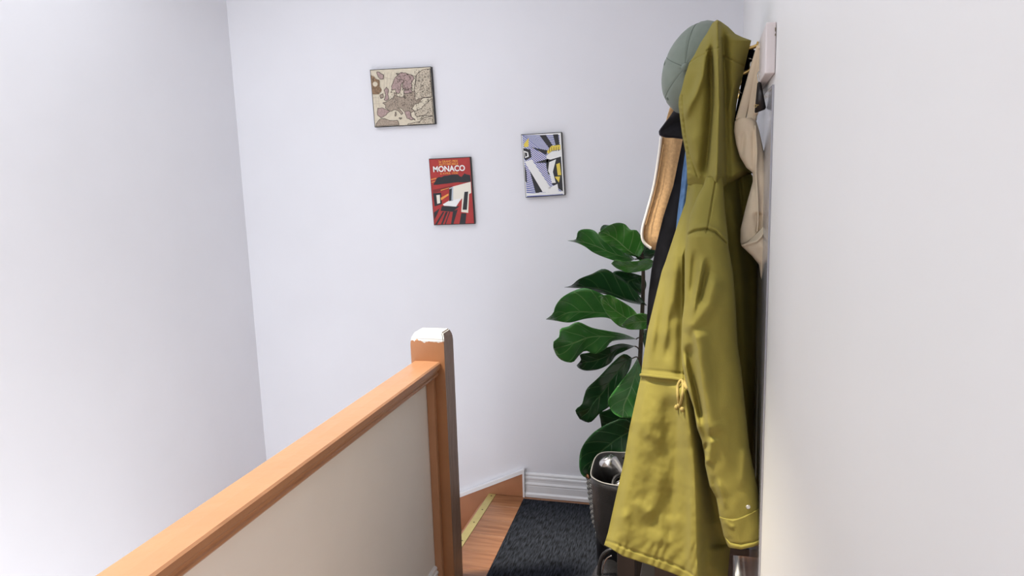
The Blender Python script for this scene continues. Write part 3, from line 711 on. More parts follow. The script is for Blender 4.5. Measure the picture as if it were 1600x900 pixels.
bmesh.ops.create_cone(bm, cap_ends=True, segments=14, radius1=.0030, radius2=.0022, depth=.0045, matrix=Matrix.Translation(sp_) @ q)
from_bm('snap_button', bm, M_snap, sl_)
# drawcord
def on_body(px, py, off=.004):
    d = float(body_depth(np.array([[float(px)]]), np.array([[float(py)]]), np.array([[.5]]))[0, 0]); return V(px, py, d - off)
tube('waist_cord', spline([on_body(1001.5, 586, .002), on_body(1015, 587, .003), on_body(1030, 589, .003), on_body(1046, 590.5, .003), on_body(1060, 592.5, .004), on_body(1066, 594, .004)], 5), .0042, M_olive, co, 8)
bm = bmesh.new()
add_tube(bm, spline([on_body(1066, 594, .008), on_body(1062, 596, .012), on_body(1059, 604, .010), on_body(1059, 618, .009), on_body(1061, 632, .009)], 6), .0032, 8)
add_tube(bm, spline([on_body(1066, 594, .008), on_body(1067, 600, .011), on_body(1066.5, 615, .010), on_body(1063, 632, .010)], 6), .0032, 8)
for c in ((1057, 636), (1066, 639), (1061, 633)):
    add_tube(bm, [on_body(c[0], c[1] - 3, .009), on_body(c[0], c[1], .011), on_body(c[0], c[1] + 3, .009)], [.003, .0055, .003], 8)
add_tube(bm, [on_body(1069, 596, .008), on_body(1071, 602, .012), on_body(1074, 607, .010)], [.004, .006, .004], 8)
from_bm('drawcord', bm, M_cord, co, True)
adopt(co)

# ---------------------------------------------------------------- caps
def cap_dome(name, parent, cpx, cpy, Y, r3, tilt, mat_):
    """dome with its pole turned to the viewer's left; r3 = (across, up, out)"""
    c = V(cpx, cpy, Y); vv, ff = [], []; nu, nv = 36, 16
    rot = Matrix.Rotation(tilt[0], 4, 'Z') @ Matrix.Rotation(tilt[1], 4, 'X') @ Matrix.Rotation(tilt[2], 4, 'Y')
    def pt(th, ph, k=1.0):
        a = math.sin(ph); x = math.cos(th) * a; z = math.sin(th) * a; yv = -math.cos(ph)
        g = 1 - .018 * max(0, 1 - abs(math.sin(3 * th)) * 7)
        return c + rot @ Vector((x * r3[0] * g * k, yv * r3[2] * g * k, z * r3[1] * g * k))
    PHM = 1.68
    for j in range(nv + 1):
        ph = PHM * j / nv
        for i in range(nu * 2): vv.append(pt(math.pi * i / nu, ph) + Vector((0, 0, 1)) * .0025 * mnoise.noise((i * .5, j * .6, 2)))
    n = nu * 2
    for j in range(nv):
        for i in range(n): ff.append((j * n + i, j * n + (i + 1) % n, (j + 1) * n + (i + 1) % n, (j + 1) * n + i))
    o = mesh(name, vv, ff, mat_, parent)
    bm = bmesh.new(); bm.from_mesh(o.data); bmesh.ops.remove_doubles(bm, verts=bm.verts[:], dist=1e-5); bmesh.ops.recalc_face_normals(bm, faces=bm.faces[:]); bm.to_mesh(o.data); bm.free()
    md = o.modifiers.new('solid', 'SOLIDIFY'); md.thickness = .002; md.offset = -1
    return o, pt
gc = empty('sage_cap', V(1087, 110, 1.87), 'sage green baseball cap with a covered button hanging behind the parka hood', 'cap')
crown, pt = cap_dome('crown', gc, 1090, 107, 1.90, (.079, .113, .095), (math.radians(-16), math.radians(4), math.radians(25)), M_sage)
bm = bmesh.new(); bmesh.ops.create_uvsphere(bm, u_segments=14, v_segments=8, radius=.0092, matrix=Matrix.Translation(pt(0, 0.001, 1.035)))
from_bm('button', bm, M_sage, gc, True)
for k_ in range(6):
    th = math.pi / 3 * k_
    tube('seam', [pt(th, .1 + 1.5 * i / 14, 1.004) for i in range(15)], .0012, M_sage_d, gc, 6, .6)
for th, ph in ((math.radians(188), .98), (math.radians(248), .95)):
    bm = bmesh.new()
    add_tube(bm, [pt(th + .045 * math.cos(a), ph + .035 * math.sin(a), 1.006) for a in np.linspace(0, 2 * math.pi, 13)], .0009, 6, caps=False)
    from_bm('eyelet', bm, M_sage_d, gc, True)
adopt(gc)

bc = empty('visor_hat', V(1075, 190, 1.98), 'black cap with curved brim peeking out below the sage green cap', 'cap')
cap_dome('crown', bc, 1098, 176, 2.0, (.062, .07, .035), (math.radians(-20), 0, 0), M_blackcap)
vv = []; ff = []; na, nr = 24, 8
tl, tr_, bl_, br_ = (1051, 174), (1068, 170), (1030, 206), (1068, 215)
for i in range(na + 1):
    a = i / na
    for j in range(nr + 1):
        b = j / nr
        # outer rim curve from upper left round the tip to lower right; inner edge stays at the crown
        ox = tab(a, [(0, 1052), (.2, 1043), (.42, 1030), (.55, 1031), (.7, 1040), (.85, 1053), (1, 1070)]); oy = tab(a, [(0, 174), (.2, 187), (.42, 205), (.55, 211), (.7, 214.5), (.85, 215), (1, 217)])
        ix = tab(a, [(0, 1070), (.5, 1074), (1, 1078)]); iy = tab(a, [(0, 168), (.5, 188), (1, 206)])
        px = ix + (ox - ix) * b; py = iy + (oy - iy) * b
        dd = 1.99 - .075 * math.sin(a * math.pi * .9 + .1) * b - .02 * b
        vv.append(V(px, py, dd))
for i in range(na):
    for j in range(nr): ff.append((i * (nr + 1) + j, (i + 1) * (nr + 1) + j, (i + 1) * (nr + 1) + j + 1, i * (nr + 1) + j + 1))
br = mesh('brim', vv, ff, M_blackcap, bc); md = br.modifiers.new('solid', 'SOLIDIFY'); md.thickness = .004; md.offset = 0
adopt(bc)

# ---------------------------------------------------------------- garments and bags behind the parka
bb_ = empty('burlap_bag', V(1045, 390, 2.2), 'tan burlap bag edged with white piping hanging behind the black jacket', 'bag')
bL = [(1036, 205), (1032, 216), (1030, 240), (1022, 290), (1010, 335), (1004.5, 355), (1003.5, 370), (1007, 380), (1018, 389), (1022, 393)]
bR = [(1110, 205), (1110, 393)]
def burl_depth(px, py, t):
    L = edge(py, bL); return 2.24 - .045 * smooth(px - L, 0, 60) - .014 * np.exp(-((px - L - 22) / 9) ** 2) - .003 * crumple(px, py, 14, 30, 6.6)
cloth('gusset', 205, 391, 80, 50, lambda y: edge(y, bL), lambda y: edge(y, bR), burl_depth, M_burlap, bb_, .05, botf=lambda x: tab(x, [(1003, 372), (1008, 381), (1018, 389), (1030, 393), (1110, 393)]))
def pip(pts, off): return spline([V(a, b, 2.24 + off) for a, b in pts], 5)
tube('piping', pip([(1033, 214), (1030, 240), (1022, 290), (1010, 335), (1004.5, 355), (1003.5, 370), (1007.5, 380), (1018, 388.5)], -.006), .0045, M_piping, bb_, 8)
tube('piping', pip([(1037, 226), (1033, 250), (1026, 290), (1014, 335), (1009, 352)], -.018), .0018, M_burlap, bb_, 6)
tube('strap', spline([V(1040, 212, 2.235), V(1060, 150, 2.20), V(1120, 100, 2.20), V(1166, 72, 2.20)], 6), .008, M_burlap, bb_, 8, .3)
adopt(bb_)

bj = empty('black_jacket', V(1045, 540, 2.05), 'black denim jacket hanging between the burlap bag and the blue denim', 'jacket')
jL = [(1070, 195), (1066, 222), (1052, 290), (1036, 340), (1026, 380), (1018, 420), (1013, 460), (1010.5, 500), (1010, 530), (1012, 560)]
jR = [(1130, 195), (1140, 560)]
def jack_depth(px, py, t):
    L = edge(py, jL); return 2.06 - .05 * smooth(px - L, 0, 50) - .010 * np.exp(-((px - L - 16 - 4 * np.sin(py * .02)) / 8) ** 2) - .004 * crumple(px, py, 12, 34, 8.6) + folds(px, py, [([(1008, 508), (1060, 512)], .004, 1.5, 1.5, 0)])
cloth('body', 195, 560, 120, 60, lambda y: edge(y, jL), lambda y: edge(y, jR), jack_depth, M_black, bj, .06)
tube('hem_stitch', [V(a, 509 + (a - 1009) * .06, float(jack_depth(np.array([[float(a)]]), np.array([[509.]]), None)[0, 0]) - .001) for a in range(1012, 1040, 3)], .0007, mat('plum_thread', (.12, .07, .09), .9), bj, 5)
tube('hanging_loop', spline([V(1098, 197, 2.02), V(1120, 140, 1.98), V(1166, 73, 1.955)], 6), .004, M_black, bj, 8)
adopt(bj)

dj = empty('denim_jacket', V(1075, 420, 1.93), 'blue denim jacket showing as a narrow strip beside the parka hood', 'jacket')
dL = [(1076, 195), (1071, 235), (1066, 270), (1063, 300), (1059, 330), (1056, 360), (1050, 430)]
dR = [(1130, 195), (1135, 430)]
def den_depth(px, py, t):
    L = edge(py, dL); return 1.915 - .022 * smooth(px - L, 0, 30) - .008 * np.exp(-((px - L - 7) / 3) ** 2) - .003 * crumple(px, py, 8, 24, 2.6)
cloth('body', 195, 430, 90, 50, lambda y: edge(y, dL), lambda y: edge(y, dR), den_depth, M_blue, dj, .03)
tube('hanging_loop', spline([V(1100, 197, 1.92), V(1125, 140, 1.93), V(1166, 74, 1.952)], 6), .004, M_blue, dj, 8)
adopt(dj)

# ---------------------------------------------------------------- cream tote
tt = empty('canvas_tote', V(1185, 480, 1.72), 'empty cream canvas tote bag hanging limp between parka and right wall', 'bag')
tL = [(1152, 184), (1148, 190), (1147, 205), (1150, 225), (1156, 245), (1166, 262), (1176, 270), (1176, 284), (1164.5, 326), (1157, 358), (1156.5, 378), (1160, 386), (1175, 400), (1186, 414), (1189, 436), (1192, 460), (1193.5, 478)]
tR = [(1176, 184), (1182, 190), (1187, 207), (1194, 240), (1202, 282), (1206, 310), (1207, 340), (1207, 410), (1204, 440), (1199, 470), (1195, 478)]
def tote_depth(px, py, t):
    c = 1.715 - .02 * np.sqrt(np.clip(1 - np.abs(2 * t - 1) ** 2.2, 0, 1)) + tab(py, [(184, .0), (260, .0), (330, -.01), (478, -.01)])
    return c - folds(px, py, [([(1181, 196), (1182, 240), (1181, 270), (1184, 320), (1184, 362)], .006, 3, 3, .1), ([(1177, 200), (1178, 240), (1177, 280)], -.004, 3, 3, .2),
                              ([(1164, 200), (1160, 230), (1158, 250)], -.006, 5, 4, .3), ([(1190, 372), (1187, 350), (1186, 330)], -.016, 3, 6, .15), ([(1199, 300), (1200, 350), (1194, 375)], .006, 5, 5, .2),
                              ([(1199, 400), (1199, 440), (1196, 470)], .006, 4, 4, .2)]) - .002 * crumple(px, py, 9, 18, 4.4)
cloth('bag_body', 184, 478, 190, 60, lambda y: edge(y, tL), lambda y: edge(y, tR), tote_depth, M_tote, tt, .022)
# folded-over pouch with its opening rim
pL = [(1157, 382), (1160, 386), (1175, 400), (1186, 412), (1189, 432), (1191, 445)]
pR = [(1206, 345), (1207, 410), (1204, 440), (1203, 446)]
ptop = lambda x: tab(x, [(1157, 383), (1170, 379), (1182, 375.5), (1190, 368), (1196, 356), (1203, 343), (1207, 338)])
def pouch_depth(px, py, t):
    return 1.683 - .014 * np.sqrt(np.clip(1 - np.abs(2 * t - 1) ** 2.2, 0, 1)) - .004 * np.exp(-((py - ptop(px) - 2) / 2.5) ** 2) - .002 * crumple(px, py, 9, 14, 1.4) - folds(px, py, [([(1190, 375), (1198, 400), (1200, 430)], .005, 6, 5, .2)])
cloth('pouch', 383, 446, 60, 50, lambda y: edge(y, pL), lambda y: edge(y, pR), pouch_depth, M_tote, tt, .016, topf=ptop)
tube('hem_cord', spline([V(1180, 196, 1.693), V(1182.5, 235, 1.69), V(1181.5, 268, 1.69), V(1184, 310, 1.68), V(1184.5, 345, 1.68), V(1183, 362, 1.68)], 5), .0016, M_tote, tt, 6)
for a, b in (((1157, 188), (1187, 72)), ((1174, 188), (1191, 70))):
    p0, p1 = V(*a, 1.708), V(*b, 1.70)
    pts = spline([p0, p0.lerp(p1, .35), p0.lerp(p1, .75), p1 + Vector((0, -.004, 0))], 6)
    tube('strap', pts, [.011 - .0045 * i / (len(pts) - 1) for i in range(len(pts))], M_tote, tt, 8, .28)
tube('strap_end', spline([V(1187, 76, 1.693), V(1189, 69, 1.70), V(1191, 76, 1.70), V(1188, 110, 1.70), V(1180, 180, 1.706)], 5), [.005] * 12 + [.0055] * 9, M_tote, tt, 8, .35)
adopt(tt)

# ---------------------------------------------------------------- key fob, lanyard
kf = empty('key_fob', V(1187, 176, 1.665), 'black leather key fob on a steel ring hanging below the brass hook', 'key fob')
q4 = [(1183.2, 128), (1188.4, 127), (1196.5, 170), (1178.5, 177)]
fr = [V(*q, 1.665) for q in q4]; bk = [p + Vector((.002, .009, 0)) for p in fr]
bm = bmesh.new(); vs_ = [bm.verts.new(p) for p in fr + bk]
for f in [(0, 1, 2, 3), (7, 6, 5, 4)] + [(i, 4 + i, 4 + (i + 1) % 4, (i + 1) % 4) for i in range(4)]: bm.faces.new([vs_[i] for i in f])
bmesh.ops.bevel(bm, geom=bm.edges[:], offset=.002, segments=2, affect='EDGES'); from_bm('leather_tag', bm, M_fob, kf, True)
rc = V(1186.3, 120, 1.668)
tube('key_ring', spline([V(1185.5, 129, 1.668), V(1184.0, 118, 1.668), V(1185.5, 112, 1.672), V(1187.5, 117, 1.668), V(1187.0, 129, 1.668)], 5), .0012, M_steel, kf, 8)
bm = bmesh.new()
c0 = V(1180.5, 165.5, 1.6637)
add_tube(bm, [c0 + Vector((math.cos(a) * .0026, -.001, math.sin(a) * .0028)) for a in np.linspace(0, 2 * math.pi, 11)], .0007, 6, caps=False)
for a, b in ((1182.6, 1183.6), (1184.4, 1185.4)): add_tube(bm, [V(a, 164.4, 1.6627), V(b, 164.0, 1.6627)], .0010, 6)
from_bm('gold_mark', bm, M_gold, kf); adopt(kf)

ly = empty('lanyard', V(1160, 185, 1.74), 'black strap lanyard with a silver clip squeezed between hood and tote straps', 'lanyard')
Yl = 1.775
tube('strap', spline([V(1176, 82, Yl), V(1173, 88, Yl), V(1170, 105, Yl), V(1164, 140, Yl), V(1157, 175, Yl), V(1153, 200, Yl)], 5), .0105, M_black, ly, 8, .35)
tube('loop', spline([V(1168, 84, Yl - .012), V(1173, 80, Yl - .014), V(1178, 84, Yl - .014), V(1176, 94, Yl - .012), V(1169, 98, Yl - .012)], 5), .006, M_black, ly, 8, .5)
bm = bmesh.new(); bmesh.ops.create_uvsphere(bm, u_segments=14, v_segments=8, radius=1, matrix=Matrix.Translation(V(1173, 103, Yl - .022)) @ Matrix.Diagonal((.0042, .003, .0095, 1)))
from_bm('silver_clip', bm, M_steel, ly, True)
tube('clip_bar', [V(1169, 91, Yl - .02), V(1177, 93, Yl - .02)], .0013, M_steel, ly, 6)
tube('buckle', spline([V(1155, 139, Yl - .012), V(1156.5, 144, Yl - .014), V(1158.5, 146, Yl - .012)], 4), .0012, M_steel, ly, 6)
adopt(ly)

# ---------------------------------------------------------------- fiddle leaf fig in a wicker basket
PXc, PYc = float(at(919, 770, 2.86)[0]) + .143, 2.86
fg = empty('potted_fig', (PXc, PYc, .008), 'tall fiddle leaf fig with big green leaves growing from grey wicker basket', 'plant')
vv = []; ff = []; prof = [(.112, .009), (.122, .04), (.132, .12), (.140, .20), (.143, .26), (.137, .262), (.130, .24)]
n = 40
for r_, z in prof: vv += [(PXc + r_ * math.cos(2 * math.pi * k / n), PYc + r_ * math.sin(2 * math.pi * k / n), z) for k in range(n)]
for i in range(len(prof) - 1):
    for k in range(n): ff.append((i * n + k, i * n + (k + 1) % n, (i + 1) * n + (k + 1) % n, (i + 1) * n + k))
ff.append(tuple(range(n))[::-1])
bs = mesh('basket', vv, ff, M_wicker, fg)
bm = bmesh.new()
for i in range(22):
    z = .018 + i * .0112; r_ = np.interp(z, [.009, .04, .12, .20, .26], [.112, .122, .132, .140, .143])
    add_tube(bm, [(PXc + (r_ + .0035 * (1 if (k + i) % 2 else -.4) + .001) * math.cos(2 * math.pi * k / 48), PYc + (r_ + .0035 * (1 if (k + i) % 2 else -.4) + .001) * math.sin(2 * math.pi * k / 48), z) for k in range(49)], .0048, 5, caps=False)
wv = from_bm('weave', bm, M_wicker, bs, True); wv['kind'] = 'stuff'
bm = bmesh.new(); bmesh.ops.create_circle(bm, cap_ends=True, segments=32, radius=.130, matrix=Matrix.Translation((PXc, PYc, .235))); from_bm('soil', bm, M_soil, fg)
YS = 2.80
stem_pts = spline([(PXc, PYc, .23), V(990, 690, YS + .02), V(997, 620, YS), V(1000, 560, YS), V(1003, 500, YS), V(1005, 440, YS), V(1004, 405, YS), V(1000, 385, YS)], 6)
tube('trunk', stem_pts, [.011 - .005 * i / (len(stem_pts) - 1) for i in range(len(stem_pts))], M_stem, fg, 9)
def resample(pts, n):
    L = [0]
    for i in range(len(pts) - 1): L.append(L[-1] + math.dist(pts[i], pts[i + 1]))
    q = np.linspace(0, L[-1], n); return np.stack([np.interp(q, L, [p[0] for p in pts]), np.interp(q, L, [p[1] for p in pts])], 1)
def smooth_line(pts, n=8):
    return [(q.x, q.y) for q in spline([(a, b, 0) for a, b in pts], n)]
lc = [0]
def leaf(base, tip, up, lo, yb, yt, mat_=M_leaf, fold=.012, wave=.010, bow=.0, mid=None, petiole=True):
    """base and tip in photo pixels; up / lo the two margins between them; yb, yt depth at base and tip; fold sinks the midrib"""
    N, C = 30, 12; lc[0] += 1; sd = lc[0] * 3.7
    U = resample(smooth_line([base] + up + [tip]), N); D_ = resample(smooth_line([base] + lo + [tip]), N)
    if mid: Mm = resample(smooth_line([base] + mid + [tip]), N)
    else: Mm = (U + D_) / 2
    vv = []; ff = []; uv = []
    for i in range(N):
        s = i / (N - 1)
        for j in range(C + 1):
            w = j / C
            if w < .5: p = U[i] + (Mm[i] - U[i]) * (w * 2)
            else: p = Mm[i] + (D_[i] - Mm[i]) * (w * 2 - 1)
            e = abs(w - .5) * 2
            dd = yb + (yt - yb) * s + bow * math.sin(math.pi * s)
            env = math.sin(math.pi * min(1, s * 1.02)) ** .5
            dd += -fold * e * env + wave * e * math.sin(s * 15 + (sd if w < .5 else sd + 2)) * env + fold * .35 * math.cos(6 * 2 * math.pi * (s - e * .21)) * e * (1 - e) * env
            dd += (w - .5) * .05          # upper margin nearer the hall, lower margin towards the wall
            vv.append(V(p[0], p[1], dd)); uv.append((s, w))
    for i in range(N - 1):
        for j in range(C): a = i * (C + 1) + j; ff.append((a, a + 1, a + C + 2, a + C + 1))
    o = mesh('leaf', vv, ff, mat_, fg, uv=uv); md = o.modifiers.new('solid', 'SOLIDIFY'); md.thickness = .0009; md.offset = 0
    if petiole:
        b = V(*base, yb); z = max(min(b.z + .0, 1.25), .3)
        tz = min(stem_pts, key=lambda p: abs(p.z - (b.z - .015)))
        tube('petiole', spline([tz, (tz + b) / 2 + Vector((0, 0, .006)), b], 4), .0024, M_stem, fg, 6)
    return o
# base, tip, margins (photo pixels), depths
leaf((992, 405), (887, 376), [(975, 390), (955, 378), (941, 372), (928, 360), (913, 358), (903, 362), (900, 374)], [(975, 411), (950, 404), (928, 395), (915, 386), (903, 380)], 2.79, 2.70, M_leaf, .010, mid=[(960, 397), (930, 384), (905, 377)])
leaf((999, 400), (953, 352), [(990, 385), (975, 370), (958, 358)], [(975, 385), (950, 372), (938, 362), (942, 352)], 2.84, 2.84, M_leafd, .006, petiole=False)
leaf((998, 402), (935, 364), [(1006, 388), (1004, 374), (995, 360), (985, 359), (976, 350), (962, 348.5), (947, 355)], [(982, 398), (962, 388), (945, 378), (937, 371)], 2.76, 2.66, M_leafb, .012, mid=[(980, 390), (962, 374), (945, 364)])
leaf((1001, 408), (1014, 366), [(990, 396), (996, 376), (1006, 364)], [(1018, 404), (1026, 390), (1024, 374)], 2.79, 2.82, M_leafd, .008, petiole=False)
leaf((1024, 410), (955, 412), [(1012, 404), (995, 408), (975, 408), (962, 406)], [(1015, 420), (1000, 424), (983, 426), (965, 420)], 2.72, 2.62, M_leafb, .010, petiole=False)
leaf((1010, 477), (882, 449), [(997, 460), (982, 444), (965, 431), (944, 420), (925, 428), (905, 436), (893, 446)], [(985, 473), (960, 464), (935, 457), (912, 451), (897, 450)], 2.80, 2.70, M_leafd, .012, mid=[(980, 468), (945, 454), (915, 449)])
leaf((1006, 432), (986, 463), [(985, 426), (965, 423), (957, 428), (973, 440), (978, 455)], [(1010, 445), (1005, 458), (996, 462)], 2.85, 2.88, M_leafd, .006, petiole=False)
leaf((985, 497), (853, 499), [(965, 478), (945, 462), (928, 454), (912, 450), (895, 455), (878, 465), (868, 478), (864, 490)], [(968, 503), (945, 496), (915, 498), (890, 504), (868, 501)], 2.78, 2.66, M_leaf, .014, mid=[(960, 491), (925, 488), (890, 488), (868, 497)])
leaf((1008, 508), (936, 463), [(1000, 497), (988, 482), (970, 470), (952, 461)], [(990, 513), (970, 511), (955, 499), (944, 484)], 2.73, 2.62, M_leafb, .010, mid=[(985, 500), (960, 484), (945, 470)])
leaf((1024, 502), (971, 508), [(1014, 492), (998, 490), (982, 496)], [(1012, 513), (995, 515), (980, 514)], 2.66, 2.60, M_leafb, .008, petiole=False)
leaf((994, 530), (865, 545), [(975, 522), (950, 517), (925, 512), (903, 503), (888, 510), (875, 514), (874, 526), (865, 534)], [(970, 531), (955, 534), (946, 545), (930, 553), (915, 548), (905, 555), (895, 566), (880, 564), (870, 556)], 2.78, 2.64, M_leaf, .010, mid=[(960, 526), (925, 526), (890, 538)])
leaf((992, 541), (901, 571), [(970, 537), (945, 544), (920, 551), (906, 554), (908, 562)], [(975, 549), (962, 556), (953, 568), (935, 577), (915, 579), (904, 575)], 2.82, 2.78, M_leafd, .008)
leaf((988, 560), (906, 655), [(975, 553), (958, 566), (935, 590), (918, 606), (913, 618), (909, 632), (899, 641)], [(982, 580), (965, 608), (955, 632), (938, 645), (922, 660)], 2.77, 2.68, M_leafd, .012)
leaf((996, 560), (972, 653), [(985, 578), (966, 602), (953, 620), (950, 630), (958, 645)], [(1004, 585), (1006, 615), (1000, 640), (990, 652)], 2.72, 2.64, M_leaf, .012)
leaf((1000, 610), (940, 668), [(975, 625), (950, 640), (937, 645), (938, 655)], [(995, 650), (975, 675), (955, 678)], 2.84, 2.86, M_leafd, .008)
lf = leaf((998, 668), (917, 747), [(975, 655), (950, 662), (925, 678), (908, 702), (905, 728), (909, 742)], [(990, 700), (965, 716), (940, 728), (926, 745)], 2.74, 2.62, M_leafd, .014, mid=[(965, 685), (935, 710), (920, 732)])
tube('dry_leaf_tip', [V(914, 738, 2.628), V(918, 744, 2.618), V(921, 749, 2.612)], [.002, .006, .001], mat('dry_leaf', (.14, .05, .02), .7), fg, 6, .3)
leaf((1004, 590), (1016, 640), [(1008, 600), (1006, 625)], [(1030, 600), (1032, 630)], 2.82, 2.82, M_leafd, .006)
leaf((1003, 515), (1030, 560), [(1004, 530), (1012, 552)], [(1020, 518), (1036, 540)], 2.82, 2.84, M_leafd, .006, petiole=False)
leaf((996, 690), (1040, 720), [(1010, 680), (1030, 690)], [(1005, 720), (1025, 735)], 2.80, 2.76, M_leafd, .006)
adopt(fg)

# ---------------------------------------------------------------- leather shopper on the rug, with a steel bottle
ZB = .0085
lb = empty('leather_shopper', (-.22, 2.53, ZB), 'open black leather shopper bag standing in front of the wicker basket', 'bag')
def bag_ring(cx, cy, a, b, z, n=56, p=3.2, rot=0, zf=None):
    out = []
    for k in range(n):
        th = 2 * math.pi * k / n; c, s = math.cos(th), math.sin(th)
        x = a * math.copysign(abs(c) ** (2 / p), c); y_ = b * math.copysign(abs(s) ** (2 / p), s)
        X = cx + x * math.cos(rot) - y_ * math.sin(rot); Y = cy + x * math.sin(rot) + y_ * math.cos(rot)
        out.append((X, Y, z + (zf(X, Y) if zf else 0)))
    return out
def bag_zf(X, Y): return .02 * mnoise.noise((X * 9, Y * 9, 1))
rings = [bag_ring(-.203, 2.50, .155, .125, ZB + .001)]
for z, a, b in ((.03, .150, .125), (.12, .168, .135), (.22, .184, .146), (.32, .190, .150), (.385, .193, .152), (.41, .194, .152)):
    rg = bag_ring(-.203, 2.50, a, b, ZB + z, zf=(bag_zf if z > .3 else None))
    rings.append([(x + .006 * mnoise.noise((x * 8, z * 8, 3)), y_ + .006 * mnoise.noise((y_ * 8, z * 9, 5)), zz_) for x, y_, zz_ in rg])
rings.append([(x + (-.203 - x) * .03, y_ + (2.50 - y_) * .03, z) for x, y_, z in rings[-1]])
for z, k in ((.30, .05), (.05, .10)):
    rings.append([(x + (-.203 - x) * k, y_ + (2.50 - y_) * k, ZB + z) for x, y_, zz_ in rings[5]])
n = 56; vv = [p for r_ in rings for p in r_]; ff = []
for i in range(len(rings) - 1):
    for k in range(n): ff.append((i * n + k, i * n + (k + 1) % n, (i + 1) * n + (k + 1) % n, (i + 1) * n + k))
ff += [tuple(range(n))[::-1], tuple(range((len(rings) - 1) * n, len(rings) * n))]
mesh('bag_shell', vv, ff, M_leather, lb)
rim = rings[6]; tube('rim_edge', [Vector(p) + Vector((0, 0, .001)) for p in rim + rim[:1]], .0022, mat('rim_binding', (.30, .29, .28), .3), lb, 6)
tube('handle', spline([(-.31, 2.375, .40), (-.30, 2.42, .425), (-.23, 2.45, .432), (-.16, 2.42, .42), (-.14, 2.365, .40)], 6), .006, M_leather, lb, 8)
tube('handle', spline([(-.30, 2.625, .41), (-.27, 2.61, .43), (-.20, 2.585, .43), (-.14, 2.61, .42), (-.12, 2.63, .40)], 6), .006, M_leather, lb, 8)
bm = bmesh.new()
for k in range(26):                                       # whip stitches down the corner
    z = .03 + k * .0142; xx = -.203 - np.interp(z, [.03, .12, .22, .32, .41], [.165, .176, .184, .190, .194]) * .985
    add_tube(bm, [(xx + .001, 2.455, ZB + z), (xx - .0025, 2.462, ZB + z + .003), (xx + .001, 2.469, ZB + z + .006)], .0012, 5)
from_bm('stitching', bm, mat('grey_thread', (.20, .21, .23), .8), lb)
adopt(lb)

bo = empty('steel_bottle', (-.36, 2.57, .2), 'brushed steel drinking bottle leaning inside the black leather shopper', 'bottle')
top = Vector((-.350, 2.505, .455)); axis = Vector((.55, .10, -1)).normalized(); side = axis.orthogonal().normalized(); s2 = axis.cross(side)
def lathe(name, prof, m_, parent, n=28):
    vv = []; ff = []
    for d, r_ in prof:
        for k in range(n): vv.append(top + axis * d + (side * math.cos(2 * math.pi * k / n) + s2 * math.sin(2 * math.pi * k / n)) * r_)
    for i in range(len(prof) - 1):
        for k in range(n): ff.append((i * n + k, i * n + (k + 1) % n, (i + 1) * n + (k + 1) % n, (i + 1) * n + k))
    ff += [tuple(range(n))[::-1], tuple(range((len(prof) - 1) * n, len(prof) * n))]
    o = mesh(name, vv, ff, m_, parent); bm = bmesh.new(); bm.from_mesh(o.data); bmesh.ops.recalc_face_normals(bm, faces=bm.faces[:]); bm.to_mesh(o.data); bm.free(); return o
K = 1.42
lathe('bottle_body', [(d * K, r_ * K) for d, r_ in [(.062, .024), (.068, .030), (.08, .032), (.20, .032), (.21, .028)]], M_steel, bo)
lathe('cap', [(d * K, r_ * K) for d, r_ in [(.0, .016), (.002, .0195), (.006, .0235), (.012, .026), (.030, .027), (.052, .027), (.058, .026), (.0615, .0245)]], M_steel, bo)
lathe('cap_button', [(d * K, r_ * K) for d, r_ in [(-.002, .006), (-.0015, .012), (.0005, .0135)]], M_steel, bo)
adopt(bo)

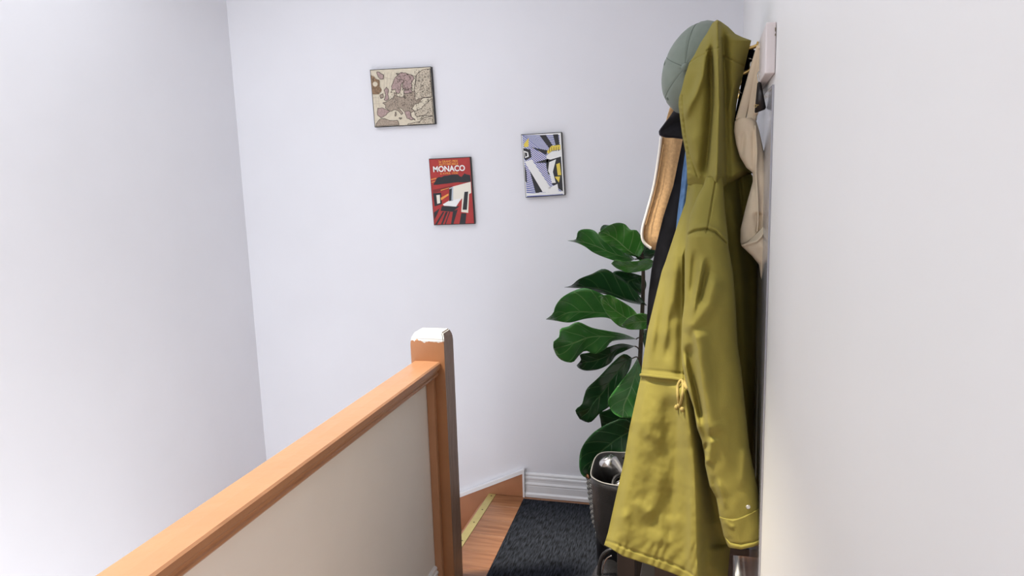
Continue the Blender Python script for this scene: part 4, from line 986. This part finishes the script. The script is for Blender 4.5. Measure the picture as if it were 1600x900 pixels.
# small black handbag on the rug before the shopper
hb = empty('black_handbag', (-.335, 2.19, ZB), 'small black handbag with a stiff loop handle on the rug beside rack leg', 'bag')
rings = []
for z, a, b in ((.001, .060, .080), (.02, .066, .088), (.10, .066, .088), (.17, .056, .082), (.205, .040, .074), (.215, .030, .068)):
    rings.append(bag_ring(-.300, 2.15, a, b, ZB + z, 40, 3))
n = 40; vv = [p for r_ in rings for p in r_]; ff = []
for i in range(len(rings) - 1):
    for k in range(n): ff.append((i * n + k, i * n + (k + 1) % n, (i + 1) * n + (k + 1) % n, (i + 1) * n + k))
ff += [tuple(range(n))[::-1], tuple(range((len(rings) - 1) * n, len(rings) * n))]
mesh('bag_shell', vv, ff, M_leather, hb)
tube('handle', spline([V(937, 925, 2.12), V(936, 893, 2.12), V(940, 872, 2.12), V(948, 862, 2.12), V(960, 858, 2.12), V(975, 862, 2.12), V(982, 885, 2.12), V(983, 925, 2.12)], 6), .0065, M_leather, hb, 8)
tube('piping', spline([V(941, 925, 2.11), V(942, 890, 2.11), V(947, 874, 2.11), V(956, 868, 2.11)], 6), .0025, M_steel, hb, 6)
adopt(hb)

# ---------------------------------------------------------------- dark wooden rack against the right wall
rk = empty('shoe_rack', (-.07, 2.1, 0), 'dark brown wooden slatted rack standing under the hanging parka', 'rack')
RY0, RY1 = 1.86, 2.32
RX0, RX1, RZ = V(964, 886, RY0).x, V(1198, 880, RY0).x, V(1165, 859, RY0).z
for xx in (RX0, RX1 - .016):
    for yy_ in (RY0, RY1 - .03):
        w = .050 if xx == RX0 else .016
        box('leg', (xx, yy_, 0.0085 if xx == RX0 else .0005), (xx + w, yy_ + .03, RZ if xx == RX0 else RZ + .07), M_dark, rk, .002)
for yy_ in (RY0 + .004, RY1 - .026):
    box('end_rail', (RX0 + .045, yy_, RZ - .022), (RX1 - .018, yy_ + .022, RZ), M_dark, rk, .0015)
    box('end_rail', (RX0 + .045, yy_, .10), (RX1 - .018, yy_ + .022, .14), M_dark, rk, .0015)
for xx, w in ((.012, .062), (-.05, .048), (-.13, .06)):
    box('end_slat', (xx, RY0 + .006, .135), (xx + w, RY0 + .020, RZ - .018), M_dark, rk, .001)
for sz in (.12, .34, .53):
    for i in range(4):
        x0 = RX0 + .055 + i * .066
        box('shelf_slat', (x0, RY0 + .02, sz - .012), (x0 + .05, RY1 - .02, sz), M_dark, rk, .0015)
adopt(rk)
